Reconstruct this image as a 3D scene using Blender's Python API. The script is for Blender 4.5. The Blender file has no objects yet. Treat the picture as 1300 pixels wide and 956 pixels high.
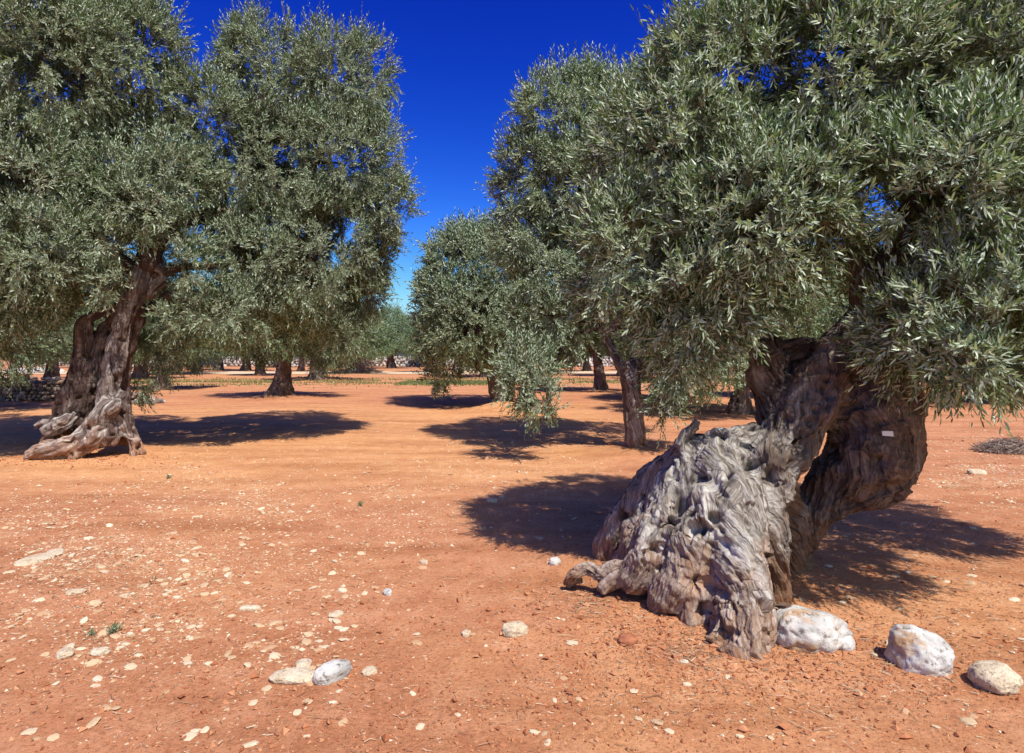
import bpy, math, random
import numpy as np
from mathutils import Vector

# ------------------------------------------------------------------ camera, sky, sun, exposure
scene = bpy.context.scene
COL = scene.collection
CAM_Z = 1.6
HZ = 452.0                       # photo row of the horizon
cd = bpy.data.cameras.new('camera')
cam = bpy.data.objects.new('camera', cd)
COL.objects.link(cam)
cam.location = (0, 0, CAM_Z)
cam.rotation_euler = (math.radians(90), 0, 0)
cd.sensor_width = 36
cd.lens = 36 * 800 / 1300
cd.shift_y = -26 / 1300
cd.clip_start = 0.05
cd.clip_end = 3000
scene.camera = cam

SUN = Vector((0.33, -0.58, 1.0)).normalized()
SUN_EL = math.asin(SUN.z)
SUN_AZ = math.atan2(SUN.x, SUN.y)
w = bpy.data.worlds.new('World')
scene.world = w
w.use_nodes = True
nt = w.node_tree
nt.nodes.clear()
sky = nt.nodes.new('ShaderNodeTexSky')
sky.sky_type = 'NISHITA'
sky.sun_disc = False
sky.sun_elevation = SUN_EL
sky.sun_rotation = SUN_AZ
sky.altitude = 100
sky.air_density = 1.0
sky.dust_density = 1.2
sky.ozone_density = 3.0
# deep, clean-air blue: every channel of the sky falls off more steeply towards the zenith
sep = nt.nodes.new('ShaderNodeSeparateColor')
cmb = nt.nodes.new('ShaderNodeCombineColor')
bg = nt.nodes.new('ShaderNodeBackground')
bg.inputs[1].default_value = 0.10
wo = nt.nodes.new('ShaderNodeOutputWorld')
nt.links.new(sky.outputs[0], sep.inputs[0])
for ch, (ref, val, pw, cap) in enumerate(((1.0, .0026, 3.5, 1.25), (1.0, .0064, 2.78, 1.2), (1.0, .072, 1.46, .85))):
    p_ = nt.nodes.new('ShaderNodeMath'); p_.operation = 'POWER'; p_.inputs[1].default_value = pw
    m_ = nt.nodes.new('ShaderNodeMath'); m_.operation = 'MULTIPLY'; m_.inputs[1].default_value = 10 * val / ref ** pw
    c_ = nt.nodes.new('ShaderNodeMath'); c_.operation = 'MINIMUM'; c_.inputs[1].default_value = cap * 10
    nt.links.new(sep.outputs[ch], p_.inputs[0]); nt.links.new(p_.outputs[0], m_.inputs[0])
    nt.links.new(m_.outputs[0], c_.inputs[0]); nt.links.new(c_.outputs[0], cmb.inputs[ch])
nt.links.new(cmb.outputs[0], bg.inputs[0])
nt.links.new(bg.outputs[0], wo.inputs[0])

sl = bpy.data.lights.new('sun', 'SUN')
sl.energy = 5.0
sl.angle = math.radians(0.53)
sl.color = (1.0, 0.95, 0.87)
so = bpy.data.objects.new('sun', sl)
COL.objects.link(so)
so.rotation_euler = SUN.to_track_quat('Z', 'Y').to_euler()
so.location = (5, -8, 15)

vs = scene.view_settings
scene.display_settings.display_device = 'sRGB'
vs.view_transform = 'Standard'
vs.look = 'None'
vs.gamma = 1.0
vs.use_curve_mapping = False
vs.exposure = 0.26
scene.cycles.max_bounces = 6
scene.cycles.diffuse_bounces = 3
scene.cycles.glossy_bounces = 2
scene.cycles.transmission_bounces = 2
scene.cycles.transparent_max_bounces = 4

# ------------------------------------------------------------------ numpy helpers
def P(px, py, y):
    """point at distance y that the photograph shows at column px, row py"""
    return np.array([(px - 650) / 800 * y, y, CAM_Z - (py - HZ) / 800 * y])

def _hash(ix, iy, iz, seed):
    h = (ix * 374761393 + iy * 668265263 + iz * 2147483647 + seed * 1274126177) & 0xFFFFFFFF
    h = ((h ^ (h >> 13)) * 1274126177) & 0xFFFFFFFF
    h = ((h ^ (h >> 16)) * 2246822519) & 0xFFFFFFFF
    return (h ^ (h >> 15)) & 0xFFFFFFFF

def noise(p, seed=0):
    """gradient noise, roughly -1..1; p (n,3)"""
    p = np.asarray(p, dtype=np.float64)
    i = np.floor(p).astype(np.int64)
    f = p - i
    u = f * f * f * (f * (f * 6 - 15) + 10)
    out = np.zeros(len(p))
    for dx in (0, 1):
        wx = u[:, 0] if dx else 1 - u[:, 0]
        for dy in (0, 1):
            wy = u[:, 1] if dy else 1 - u[:, 1]
            for dz in (0, 1):
                wz = u[:, 2] if dz else 1 - u[:, 2]
                h = _hash(i[:, 0] + dx, i[:, 1] + dy, i[:, 2] + dz, seed)
                gx = ((h & 1023) / 511.5 - 1)
                gy = (((h >> 10) & 1023) / 511.5 - 1)
                gz = (((h >> 20) & 1023) / 511.5 - 1)
                out += wx * wy * wz * (gx * (f[:, 0] - dx) + gy * (f[:, 1] - dy) + gz * (f[:, 2] - dz))
    return out * 1.3

def fbm(p, octs=3, seed=0, gain=0.5):
    a, s, t = 1.0, 0.0, 0.0
    q = np.asarray(p, dtype=np.float64)
    for k in range(octs):
        s = s + a * noise(q, seed + k)
        t += a
        a *= gain
        q = q * 2.03 + 17.3
    return s / t

def norm(v):
    return v / np.maximum(np.linalg.norm(v, axis=-1, keepdims=True), 1e-9)

MOUNDS = []          # x, y, height, radius
def H(x, y):
    x = np.atleast_1d(np.asarray(x, float)); y = np.atleast_1d(np.asarray(y, float))
    r = np.hypot(x, y)
    z = np.zeros_like(x)
    o = np.zeros_like(x)
    fade = np.clip(1 - r / 60, 0, 1)
    z += 0.05 * noise(np.stack([x * .35, y * .35, o], 1), 3) * np.clip(r / 6, 0.2, 1)
    m = r < 40
    if m.any():
        xm, ym = x[m], y[m]
        om = np.zeros_like(xm)
        f2 = np.clip(1 - r[m] / 30, 0, 1)
        z[m] += f2 * 0.014 * fbm(np.stack([xm * 2.2, ym * 2.2, om], 1), 3, 5)
        near = np.clip(1 - r[m] / 12, 0, 1)
        z[m] += near * 0.006 * fbm(np.stack([xm * 14, ym * 14, om], 1), 3, 9, .6)
    for mx, my, mh, mr in MOUNDS:
        z += mh * np.exp(-((x - mx) ** 2 + (y - my) ** 2) / (mr * mr))
    return z

def new_mesh(name, verts, counts, loops, mat_idx=None, attrs=None, smooth=False, mats=()):
    """verts (n,3); counts per polygon; flat loop index list"""
    me = bpy.data.meshes.new(name)
    nv, nl, npoly = len(verts), len(loops), len(counts)
    me.vertices.add(nv); me.loops.add(nl); me.polygons.add(npoly)
    me.vertices.foreach_set('co', np.asarray(verts, np.float32).ravel())
    me.loops.foreach_set('vertex_index', np.asarray(loops, np.int32))
    starts = np.concatenate([[0], np.cumsum(counts)[:-1]]).astype(np.int32)
    me.polygons.foreach_set('loop_start', starts)
    if mat_idx is not None:
        me.polygons.foreach_set('material_index', np.asarray(mat_idx, np.int32))
    for m in mats:
        me.materials.append(m)
    me.update(calc_edges=True)
    me.polygons.foreach_set('use_smooth', np.full(npoly, bool(smooth)))
    for an, (dom, typ, data) in (attrs or {}).items():
        a = me.attributes.new(an, typ, dom)
        a.data.foreach_set('value' if typ == 'FLOAT' else 'vector', np.asarray(data, np.float32).ravel())
    return me

def link(name, me, parent=None, loc=None):
    o = bpy.data.objects.new(name, me)
    COL.objects.link(o)
    if parent is not None:
        o.parent = parent
    if loc is not None:
        o.location = loc
    return o

def tag(o, label=None, cat=None, group=None, kind=None):
    if label: o['label'] = label
    if cat: o['category'] = cat
    if group: o['group'] = group
    if kind: o['kind'] = kind
    return o

def empty(name, loc, label, cat, group=None):
    o = bpy.data.objects.new(name, None)
    COL.objects.link(o)
    o.location = loc
    o.empty_display_size = .3
    return tag(o, label, cat, group)

def copy_tree(root, loc, rz, sc, label, group=None):
    r = root.copy(); COL.objects.link(r)
    r.location = loc; r.rotation_euler = (0, 0, rz); r.scale = (sc, sc, sc)
    r['label'] = label
    if group: r['group'] = group
    for ch in list(root.children):
        c = ch.copy(); COL.objects.link(c); c.parent = r
    return r

# ------------------------------------------------------------------ materials
def mat(name):
    m = bpy.data.materials.new(name); m.use_nodes = True
    n = m.node_tree; n.nodes.clear()
    return m, n, n.nodes, n.links

def out_bsdf(ns, ln, rough=0.8, spec=0.3):
    b = ns.new('ShaderNodeBsdfPrincipled')
    b.inputs['Roughness'].default_value = rough
    b.inputs['Specular IOR Level'].default_value = spec
    o = ns.new('ShaderNodeOutputMaterial')
    ln.new(b.outputs[0], o.inputs[0])
    return b, o

def ntex(ns, ln, vec, scale, detail=4, rough=.6, dist=0):
    t = ns.new('ShaderNodeTexNoise')
    t.inputs['Scale'].default_value = scale
    t.inputs['Detail'].default_value = detail
    t.inputs['Roughness'].default_value = rough
    t.inputs['Distortion'].default_value = dist
    if vec is not None: ln.new(vec, t.inputs['Vector'])
    return t.outputs[0]

def ramp(ns, ln, fac, stops):
    r = ns.new('ShaderNodeValToRGB')
    e = r.color_ramp.elements
    while len(e) < len(stops): e.new(0.5)
    for i, (p, c) in enumerate(stops):
        e[i].position = p
        e[i].color = (c[0], c[1], c[2], 1) if hasattr(c, '__len__') else (c, c, c, 1)
    ln.new(fac, r.inputs[0])
    return r.outputs[0]

def mixc(ns, ln, fac, a, b, mode='MIX'):
    m = ns.new('ShaderNodeMix'); m.data_type = 'RGBA'; m.blend_type = mode
    if isinstance(fac, (int, float)): m.inputs[0].default_value = fac
    else: ln.new(fac, m.inputs[0])
    for k, v in ((6, a), (7, b)):
        if isinstance(v, tuple): m.inputs[k].default_value = (*v, 1)
        else: ln.new(v, m.inputs[k])
    return m.outputs[2]

def bump(ns, ln, h, dist, strength=1.0, prev=None):
    b = ns.new('ShaderNodeBump')
    b.inputs['Distance'].default_value = dist
    b.inputs['Strength'].default_value = strength
    ln.new(h, b.inputs['Height'])
    if prev is not None: ln.new(prev, b.inputs['Normal'])
    return b.outputs[0]

def objco(ns):
    return ns.new('ShaderNodeTexCoord').outputs['Object']

def soil_material():
    m, n, ns, ln = mat('red_soil')
    b, o = out_bsdf(ns, ln, .95, .1)
    co = objco(ns)
    za = ns.new('ShaderNodeAttribute'); za.attribute_name = 'zone'
    z = za.outputs['Fac']
    big = ntex(ns, ln, co, .55, 5, .6)
    mid = ntex(ns, ln, co, 4.5, 6, .65)
    fine = ntex(ns, ln, co, 45, 6, .7)
    vfine = ntex(ns, ln, co, 260, 3, .7)
    red = ramp(ns, ln, mid, [(.3, (.42, .168, .080)), (.5, (.49, .214, .106)), (.7, (.55, .265, .142))])
    ora = ramp(ns, ln, mid, [(.3, (.50, .225, .095)), (.5, (.57, .275, .122)), (.7, (.63, .33, .155))])
    add = ns.new('ShaderNodeMath'); add.operation = 'ADD'
    ln.new(z, add.inputs[0])
    sub = ns.new('ShaderNodeMath'); sub.operation = 'MULTIPLY_ADD'
    ln.new(big, sub.inputs[0]); sub.inputs[1].default_value = 1.6; sub.inputs[2].default_value = -.8
    ln.new(sub.outputs[0], add.inputs[1])
    fz = ramp(ns, ln, add.outputs[0], [(.15, 0.), (.85, 1.)])
    c = mixc(ns, ln, fz, red, ora)
    mp2 = ns.new('ShaderNodeMapping'); mp2.inputs['Scale'].default_value = (.35, 1.5, 1); mp2.inputs['Rotation'].default_value = (0, 0, .25)
    ln.new(co, mp2.inputs[0])
    st = ntex(ns, ln, mp2.outputs[0], 1.1, 5, .6, .4)
    c = mixc(ns, ln, 1.0, c, ramp(ns, ln, st, [(.32, (.80, .74, .70)), (.5, (1, 1, 1)), (.68, (1.12, 1.16, 1.2))]), 'MULTIPLY')
    g = ramp(ns, ln, fine, [(.3, (.62, .59, .57)), (.48, (1, 1, 1)), (.72, (1.2, 1.22, 1.25))])
    c = mixc(ns, ln, 1.0, c, g, 'MULTIPLY')
    g2 = ramp(ns, ln, vfine, [(.33, (.72, .7, .7)), (.5, (1, 1, 1)), (.7, (1.2, 1.2, 1.2))])
    c = mixc(ns, ln, .7, c, g2, 'MULTIPLY')
    # chips of limestone in the soil
    vo = ns.new('ShaderNodeTexVoronoi'); vo.inputs['Scale'].default_value = 26
    vo.inputs['Randomness'].default_value = 1
    mp = ns.new('ShaderNodeMapping'); mp.inputs['Scale'].default_value = (1, 1.0, .2)
    ln.new(co, mp.inputs[0]); ln.new(mp.outputs[0], vo.inputs['Vector'])
    sp = ramp(ns, ln, vo.outputs['Distance'], [(.14, 1.), (.2, 0.)])
    patch = ramp(ns, ln, ntex(ns, ln, co, .9, 4, .6), [(.47, 0.), (.62, 1.)])
    sepc = ns.new('ShaderNodeSeparateColor'); ln.new(vo.outputs['Color'], sepc.inputs[0])
    pick = ramp(ns, ln, sepc.outputs[0], [(.55, 0.), (.6, 1.)])
    mm = ns.new('ShaderNodeMath'); mm.operation = 'MULTIPLY'; ln.new(sp, mm.inputs[0]); ln.new(patch, mm.inputs[1])
    m2 = ns.new('ShaderNodeMath'); m2.operation = 'MULTIPLY'; ln.new(mm.outputs[0], m2.inputs[0]); ln.new(pick, m2.inputs[1])
    c = mixc(ns, ln, m2.outputs[0], c, (.62, .46, .30))
    ln.new(c, b.inputs['Base Color'])
    n1 = bump(ns, ln, mid, .02, .6)
    n2 = bump(ns, ln, fine, .014, .9, n1)
    n3 = bump(ns, ln, vfine, .003, .9, n2)
    ln.new(n3, b.inputs['Normal'])
    return m

def bark_material(name, dark, midc, light, dust=(.40, .19, .09), dust_top=.28, lightamt=.55, scale=1.0):
    m, n, ns, ln = mat(name)
    b, o = out_bsdf(ns, ln, .88, .2)
    at = ns.new('ShaderNodeAttribute'); at.attribute_name = 'grain'
    gv = at.outputs['Vector']
    co = objco(ns)
    g1 = ntex(ns, ln, gv, 14 * scale, 6, .65, .5)
    g2 = ntex(ns, ln, gv, 60 * scale, 5, .7, .3)
    big = ntex(ns, ln, co, 3.5, 4, .6)
    lum = mixc(ns, ln, .45, ramp(ns, ln, g1, [(.3, 0.), (.7, 1.)]), ramp(ns, ln, g2, [(.3, 0.), (.68, 1.)]))
    c1 = ramp(ns, ln, lum, [(.12, dark), (.45, midc), (.85, light)])
    c2 = ramp(ns, ln, lum, [(.1, tuple(v * .7 for v in dark)), (.5, (midc[0] * .55, midc[1] * .46, midc[2] * .42)), (.95, (midc[0] * 1.1, midc[1] * .95, midc[2] * .85))])
    bf = ramp(ns, ln, big, [(lightamt - .12, 1.), (lightamt + .12, 0.)])
    wa = ns.new('ShaderNodeAttribute'); wa.attribute_name = 'wood'     # 1 bleached dead wood, 0 brown bark with some painted shade
    wm = ns.new('ShaderNodeMath'); wm.operation = 'MULTIPLY_ADD'
    ln.new(bf, wm.inputs[0]); wm.inputs[1].default_value = .55; ln.new(wa.outputs['Fac'], wm.inputs[2])
    c = mixc(ns, ln, ramp(ns, ln, wm.outputs[0], [(.35, 0.), (1.0, 1.)]), c2, c1)
    cr = ramp(ns, ln, ntex(ns, ln, gv, 26 * scale, 2, .5, 1.2), [(.33, (.22, .18, .16)), (.42, (1, 1, 1))])
    c = mixc(ns, ln, .85, c, cr, 'MULTIPLY')
    # soil dust and rot staining near the ground
    sx = ns.new('ShaderNodeSeparateXYZ')
    geo = ns.new('ShaderNodeNewGeometry'); ln.new(geo.outputs['Position'], sx.inputs[0])
    ad = ns.new('ShaderNodeMath'); ad.operation = 'MULTIPLY_ADD'
    ln.new(big, ad.inputs[0]); ad.inputs[1].default_value = -1.3
    ln.new(sx.outputs[2], ad.inputs[2])
    mr = ns.new('ShaderNodeMapRange'); ln.new(ad.outputs[0], mr.inputs[0])
    mr.inputs[1].default_value = dust_top - .95; mr.inputs[2].default_value = dust_top - .35
    df = ramp(ns, ln, mr.outputs[0], [(0, 1.), (1., 0.)])
    dm = ns.new('ShaderNodeMath'); dm.operation = 'MULTIPLY'; ln.new(df, dm.inputs[0]); dm.inputs[1].default_value = .62
    c = mixc(ns, ln, dm.outputs[0], c, dust)
    ln.new(c, b.inputs['Base Color'])
    n1 = bump(ns, ln, g1, .03, 1.0)
    n2 = bump(ns, ln, g2, .014, 1.0, n1)
    ln.new(n2, b.inputs['Normal'])
    return m

def leaf_material(name, up_a, up_b, under, yel=(.28, .26, .07)):
    m, n, ns, ln = mat(name)
    at = ns.new('ShaderNodeAttribute'); at.attribute_name = 'tint'
    t = at.outputs['Fac']
    up = ramp(ns, ln, t, [(0., up_a), (.72, up_b), (.95, tuple(v * 1.25 for v in up_b)), (1., yel)])
    un = mixc(ns, ln, t, tuple(v * .8 for v in under), under)
    geo = ns.new('ShaderNodeNewGeometry')
    c = mixc(ns, ln, geo.outputs['Backfacing'], up, un)
    p = ns.new('ShaderNodeBsdfPrincipled')
    p.inputs['Roughness'].default_value = .42
    p.inputs['Specular IOR Level'].default_value = .55
    ln.new(c, p.inputs['Base Color'])
    tr = ns.new('ShaderNodeBsdfTranslucent')
    tc = mixc(ns, ln, 1.0, c, (1.5, 1.7, .7), 'MULTIPLY')
    ln.new(tc, tr.inputs[0])
    mx = ns.new('ShaderNodeMixShader'); mx.inputs[0].default_value = .2
    ln.new(p.outputs[0], mx.inputs[1]); ln.new(tr.outputs[0], mx.inputs[2])
    o = ns.new('ShaderNodeOutputMaterial'); ln.new(mx.outputs[0], o.inputs[0])
    return m

def stone_material(name, a, b_, stain, scale=9, stain_amt=.5):
    m, n, ns, ln = mat(name)
    b, o = out_bsdf(ns, ln, .9, .2)
    co = objco(ns)
    oi = ns.new('ShaderNodeObjectInfo')
    va = ns.new('ShaderNodeVectorMath'); va.operation = 'ADD'
    cb = ns.new('ShaderNodeCombineXYZ'); ln.new(oi.outputs['Random'], cb.inputs[0])
    sc = ns.new('ShaderNodeVectorMath'); sc.operation = 'SCALE'; sc.inputs['Scale'].default_value = 30
    ln.new(cb.outputs[0], sc.inputs[0]); ln.new(co, va.inputs[0]); ln.new(sc.outputs[0], va.inputs[1])
    v = va.outputs[0]
    n1 = ntex(ns, ln, v, scale, 6, .65)
    n2 = ntex(ns, ln, v, scale * 4, 6, .7)
    c = ramp(ns, ln, n1, [(.35, a), (.6, b_)])
    sf = ramp(ns, ln, ntex(ns, ln, v, scale * .6, 5, .7, .5), [(stain_amt, 0.), (stain_amt + .1, 1.)])
    c = mixc(ns, ln, sf, c, stain)
    pits = ramp(ns, ln, n2, [(.36, (.32, .26, .22)), (.44, (1, 1, 1))])
    c = mixc(ns, ln, .8, c, pits, 'MULTIPLY')
    ln.new(c, b.inputs['Base Color'])
    nn = bump(ns, ln, n1, .02, .5)
    nn = bump(ns, ln, n2, .008, .8, nn)
    ln.new(nn, b.inputs['Normal'])
    return m

def plain(name, c, rough=.8, var=.25, scale=8):
    m, n, ns, ln = mat(name)
    b, o = out_bsdf(ns, ln, rough, .3)
    t = ntex(ns, ln, objco(ns), scale, 4, .6)
    cc = ramp(ns, ln, t, [(.3, tuple(v * (1 - var) for v in c)), (.7, tuple(min(1, v * (1 + var)) for v in c))])
    ln.new(cc, b.inputs['Base Color'])
    return m

def tinted(name, stops, rough=.9):
    """colour picked per small piece from the mesh attribute 'tint'"""
    m, n, ns, ln = mat(name)
    b, o = out_bsdf(ns, ln, rough, .2)
    at = ns.new('ShaderNodeAttribute'); at.attribute_name = 'tint'
    c = ramp(ns, ln, at.outputs['Fac'], stops)
    t = ntex(ns, ln, objco(ns), 60, 4, .7)
    c = mixc(ns, ln, .6, c, ramp(ns, ln, t, [(.3, (.6, .58, .55)), (.6, (1.1, 1.1, 1.1))]), 'MULTIPLY')
    ln.new(c, b.inputs['Base Color'])
    return m

M_SOIL = soil_material()
M_BARK_GREY = bark_material('grey_olive_bark', (.040, .032, .026), (.235, .203, .172), (.61, .58, .535), dust_top=.26, lightamt=.55)
M_BARK_BROWN = bark_material('brown_olive_bark', (.04, .025, .022), (.14, .102, .090), (.56, .51, .46), dust_top=.22, lightamt=.44, scale=.45)
M_BARK_FAR = bark_material('dark_olive_bark', (.04, .03, .025), (.13, .095, .08), (.24, .19, .165), dust_top=-.1, lightamt=.5, scale=.3)
M_LEAF = leaf_material('olive_leaf', (.034, .072, .024), (.135, .200, .080), (.42, .50, .36))
M_LEAF_PALE = leaf_material('pale_olive_leaf', (.036, .072, .027), (.130, .180, .078), (.37, .44, .31))
M_LEAF_FAR = leaf_material('far_olive_leaf', (.036, .080, .026), (.105, .170, .060), (.26, .34, .20))
M_TWIG = plain('olive_twig', (.16, .13, .09), .8)
M_ROCK = stone_material('white_boulder_rock', (.34, .325, .30), (.58, .56, .525), (.40, .25, .14), 6, .55)
M_LOOSE = tinted('loose_limestone', [(0, (.46, .26, .14)), (.4, (.56, .41, .25)), (1, (.68, .58, .43))])
M_CHIP = stone_material('cream_limestone', (.50, .38, .25), (.66, .55, .40), (.52, .32, .19), 16, .60)
M_WALLSTONE = tinted('dry_wall_stone', [(0, (.10, .085, .075)), (.4, (.20, .165, .14)), (.75, (.38, .27, .20)), (1, (.55, .47, .40))])  # tones darkened to carry the shade lying on the near wall
M_FARSTONE = tinted('far_white_stone', [(0, (.36, .33, .31)), (.6, (.56, .52, .49)), (1, (.68, .65, .62))])

# ------------------------------------------------------------------ tree trunks
def catmull(pts, per=8):
    p = np.asarray(pts, float)
    q = np.vstack([2 * p[0] - p[1], p, 2 * p[-1] - p[-2]])
    out = []
    for i in range(len(p) - 1):
        a, b, c, d = q[i], q[i + 1], q[i + 2], q[i + 3]
        for t in np.linspace(0, 1, per, endpoint=False):
            out.append(.5 * ((2 * b) + (c - a) * t + (2 * a - 5 * b + 4 * c - d) * t * t + (3 * b - a - 3 * c + d) * t ** 3))
    out.append(p[-1])
    out = np.array(out)
    out[:, 3] = np.maximum(out[:, 3], .003)
    return out

def tube_data(path, seg=12, squash=None, seed=0, wob=0.0):
    """closed tube round path rows (x,y,z,r), rounded ends"""
    c = path[:, :3]; r = path[:, 3].copy()
    n = len(c)
    t = norm(np.gradient(c, axis=0))
    # rounded caps
    c = np.vstack([c[0] - t[0] * r[0] * .6, c, c[-1] + t[-1] * r[-1] * .6])
    r = np.concatenate([[r[0] * .5], r, [r[-1] * .5]])
    t = np.vstack([t[0], t, t[-1]])
    ref = np.array([0.31, 0.87, 0.38])
    u = norm(np.cross(t, ref)); v = np.cross(t, u)
    ang = np.linspace(0, 2 * math.pi, seg, endpoint=False)
    rr = r[:, None] * np.ones(seg)[None]
    if wob:
        s = np.arange(len(c))
        q = np.stack([np.cos(ang)[None] * 1.3 + 0 * rr, np.sin(ang)[None] * 1.3 + 0 * rr, s[:, None] * .25 + 0 * rr], -1).reshape(-1, 3)
        rr = rr * (1 + wob * noise(q + seed * 7.7, seed).reshape(rr.shape))
    ring = c[:, None] + (np.cos(ang)[None, :, None] * u[:, None] + np.sin(ang)[None, :, None] * v[:, None]) * rr[..., None]
    verts = ring.reshape(-1, 3)
    N = len(c)
    i, j = np.meshgrid(np.arange(N - 1), np.arange(seg), indexing='ij')
    a = i * seg + j; b = i * seg + (j + 1) % seg
    quads = np.stack([a, b, b + seg, a + seg], -1).reshape(-1, 4)
    caps = [list(range(seg))[::-1], [(N - 1) * seg + k for k in range(seg)]]
    d = np.concatenate([[0], np.cumsum(np.linalg.norm(np.diff(c, axis=0), axis=1))])
    grain = np.stack([np.cos(ang)[None] * .2 + 0 * rr, np.sin(ang)[None] * .2 + 0 * rr, d[:, None] * .12 + 0 * rr], -1).reshape(-1, 3)
    return verts, quads, caps, grain

def join_tubes(tubes):
    V, L, Cn, G, off = [], [], [], [], 0
    for v, q, caps, g in tubes:
        V.append(v); G.append(g)
        L.append((q + off).ravel()); Cn.append(np.full(len(q), 4))
        for cp in caps:
            L.append(np.array(cp) + off); Cn.append(np.array([len(cp)]))
        off += len(v)
    return np.vstack(V), np.concatenate(Cn), np.concatenate(L), np.vstack(G)

def sculpt_trunk(name, strands, voxel, material, groove=.03, freq=9., twist=1.2, pits=(), seed=0, smooth_it=3, lump=.03, origin=(0, 0, 0), tones=None):
    """strands grown together (voxel remesh), then cut with grooves that follow every strand's own twisted grain"""
    paths = [catmull(s, 6) for s in strands]
    V, Cn, L, G = join_tubes([tube_data(p, 14, seed=seed + k, wob=.35) for k, p in enumerate(paths)])
    tmp = link('tmp', new_mesh('tmp', V, Cn, L))
    md = tmp.modifiers.new('r', 'REMESH'); md.mode = 'VOXEL'; md.voxel_size = voxel; md.use_smooth_shade = True
    sm = tmp.modifiers.new('s', 'SMOOTH'); sm.factor = .5; sm.iterations = smooth_it
    dg = bpy.context.evaluated_depsgraph_get(); dg.update()
    me = bpy.data.meshes.new_from_object(tmp.evaluated_get(dg))
    bpy.data.objects.remove(tmp)
    n = len(me.vertices)
    co = np.empty(n * 3, np.float32); me.vertices.foreach_get('co', co); co = co.reshape(-1, 3).astype(float)
    me.update()
    nr = np.empty(n * 3, np.float32); me.vertices.foreach_get('normal', nr); nr = nr.reshape(-1, 3).astype(float)
    W = np.zeros(n); D = np.zeros(n); TW = np.zeros(n); best = np.full(n, 1e9); grain = np.zeros((n, 3))
    for k, p in enumerate(paths):
        c = p[:, :3]; r = p[:, 3]
        lo, hi = (c - r[:, None] * 2).min(0), (c + r[:, None] * 2).max(0)
        idx = np.where(((co > lo) & (co < hi)).all(1))[0]
        if not len(idx): continue
        q = co[idx]
        # nearest point on the polyline
        a, b = c[:-1], c[1:]
        ab = b - a; L2 = (ab ** 2).sum(1)
        seg_len = np.sqrt(L2); cum = np.concatenate([[0], np.cumsum(seg_len)])
        bd = np.full(len(q), 1e9); bp = np.zeros((len(q), 3)); bs = np.zeros(len(q)); br = np.zeros(len(q)); bt = np.zeros((len(q), 3))
        for s in range(len(a)):
            t = np.clip(((q - a[s]) @ ab[s]) / max(L2[s], 1e-9), 0, 1)
            pt = a[s] + t[:, None] * ab[s]
            dd = np.linalg.norm(q - pt, axis=1)
            m = dd < bd
            bd[m] = dd[m]; bp[m] = pt[m]; bs[m] = cum[s] + t[m] * seg_len[s]
            br[m] = r[s] + (r[s + 1] - r[s]) * t[m]; bt[m] = ab[s] / max(seg_len[s], 1e-9)
        rad = q - bp
        rad = rad - (rad * bt).sum(1, keepdims=True) * bt
        rad = norm(rad)
        th = twist * bs * 2
        ct, st = np.cos(th)[:, None], np.sin(th)[:, None]
        rad = rad * ct + np.cross(bt, rad) * st + bt * (rad * bt).sum(1, keepdims=True) * (1 - ct)
        Rm = np.maximum(r.mean(), .05)
        wv = .065 * fbm(q * 4.2, 3, seed + 60); wv2 = .055 * fbm(q * 5.1 + 7, 3, seed + 66)
        g = np.empty((len(q), 3))
        g[:, 0] = (rad @ np.array([1, 0, 0])) * Rm + wv
        g[:, 1] = (rad @ np.array([0, 1, 0])) * Rm + wv2
        g[:, 2] = (rad @ np.array([0, 0, 1])) * Rm
        g += bt * 0
        ax = bs * .13 + k * 3.1
        gg = g * freq
        gg2 = np.stack([gg[:, 0] + ax * freq * .6, gg[:, 1] + ax * freq, gg[:, 2] + ax * freq * .4], 1)
        n1 = noise(gg2, seed + k)
        n2 = noise(gg2 * 2.7, seed + k + 40)
        n3 = noise(gg2 * 6.5, seed + k + 80)
        rid = (1 - 2.4 * np.abs(n1)) * .5
        rid2 = (1 - 2.4 * np.abs(n2)) * .5
        n4 = noise(gg2 * 1.7 + 31, seed + k + 120)
        d = -np.clip(rid, 0, 1) ** 1.5 * 1.0 + .45 * n1 - .50 * np.clip(rid2, 0, 1) + .26 * n3 - 2.6 * np.clip(n4 - .34, 0, .35)
        am = np.clip(.75 + 1.1 * fbm(q * 4.5 + 40, 2, seed + 90), .25, 1.5)
        d = d * am
        ex = bd / np.maximum(br, .02)
        wgt = np.exp(-(np.clip(ex, 0, 3) ** 2) * 2.2) + 1e-6
        W[idx] += wgt; D[idx] += wgt * d; TW[idx] += wgt * (tones[k] if tones else .6)
        m = ex < best[idx]
        im = idx[m]
        best[im] = ex[m]
        gs = np.stack([g[:, 0] + ax * .6, g[:, 1] + ax, g[:, 2] + ax * .4], 1)
        grain[im] = gs[m]
    D = D / np.maximum(W, 1e-6)
    big = fbm(co * 3.2, 3, seed + 5)
    tot = groove * D + lump * big
    # knots and rot pits
    cell = noise(co * 9, seed + 13)
    tot -= .16 * np.clip(cell - .36, 0, .4) * (groove / .03)
    tot += groove * .22 * fbm(co * 26, 3, seed + 17)
    kn = noise(co * 5.5, seed + 21)
    tot += .05 * np.clip(kn - .38, 0, 1) * (groove / .03)
    for (x, y, z, rr, dep) in pits:
        wob = np.stack([fbm(co * 16, 2, 150), 0 * co[:, 0], fbm(co * 16 + 9, 2, 151)], 1) * .03
        break
    for (x, y, z, rr, dep) in pits:
        dd = np.linalg.norm((co + wob - np.array([x, y, z])) / np.array([rr, rr * 5, rr]), axis=1)
        tot -= dep * np.exp(-dd ** 2 * 1.4) * np.clip(.3 - nr[:, 1], 0, 1)
    co = co + nr * tot[:, None] - np.asarray(origin)
    me.vertices.foreach_set('co', co.astype(np.float32).ravel())
    me.update()
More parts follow.
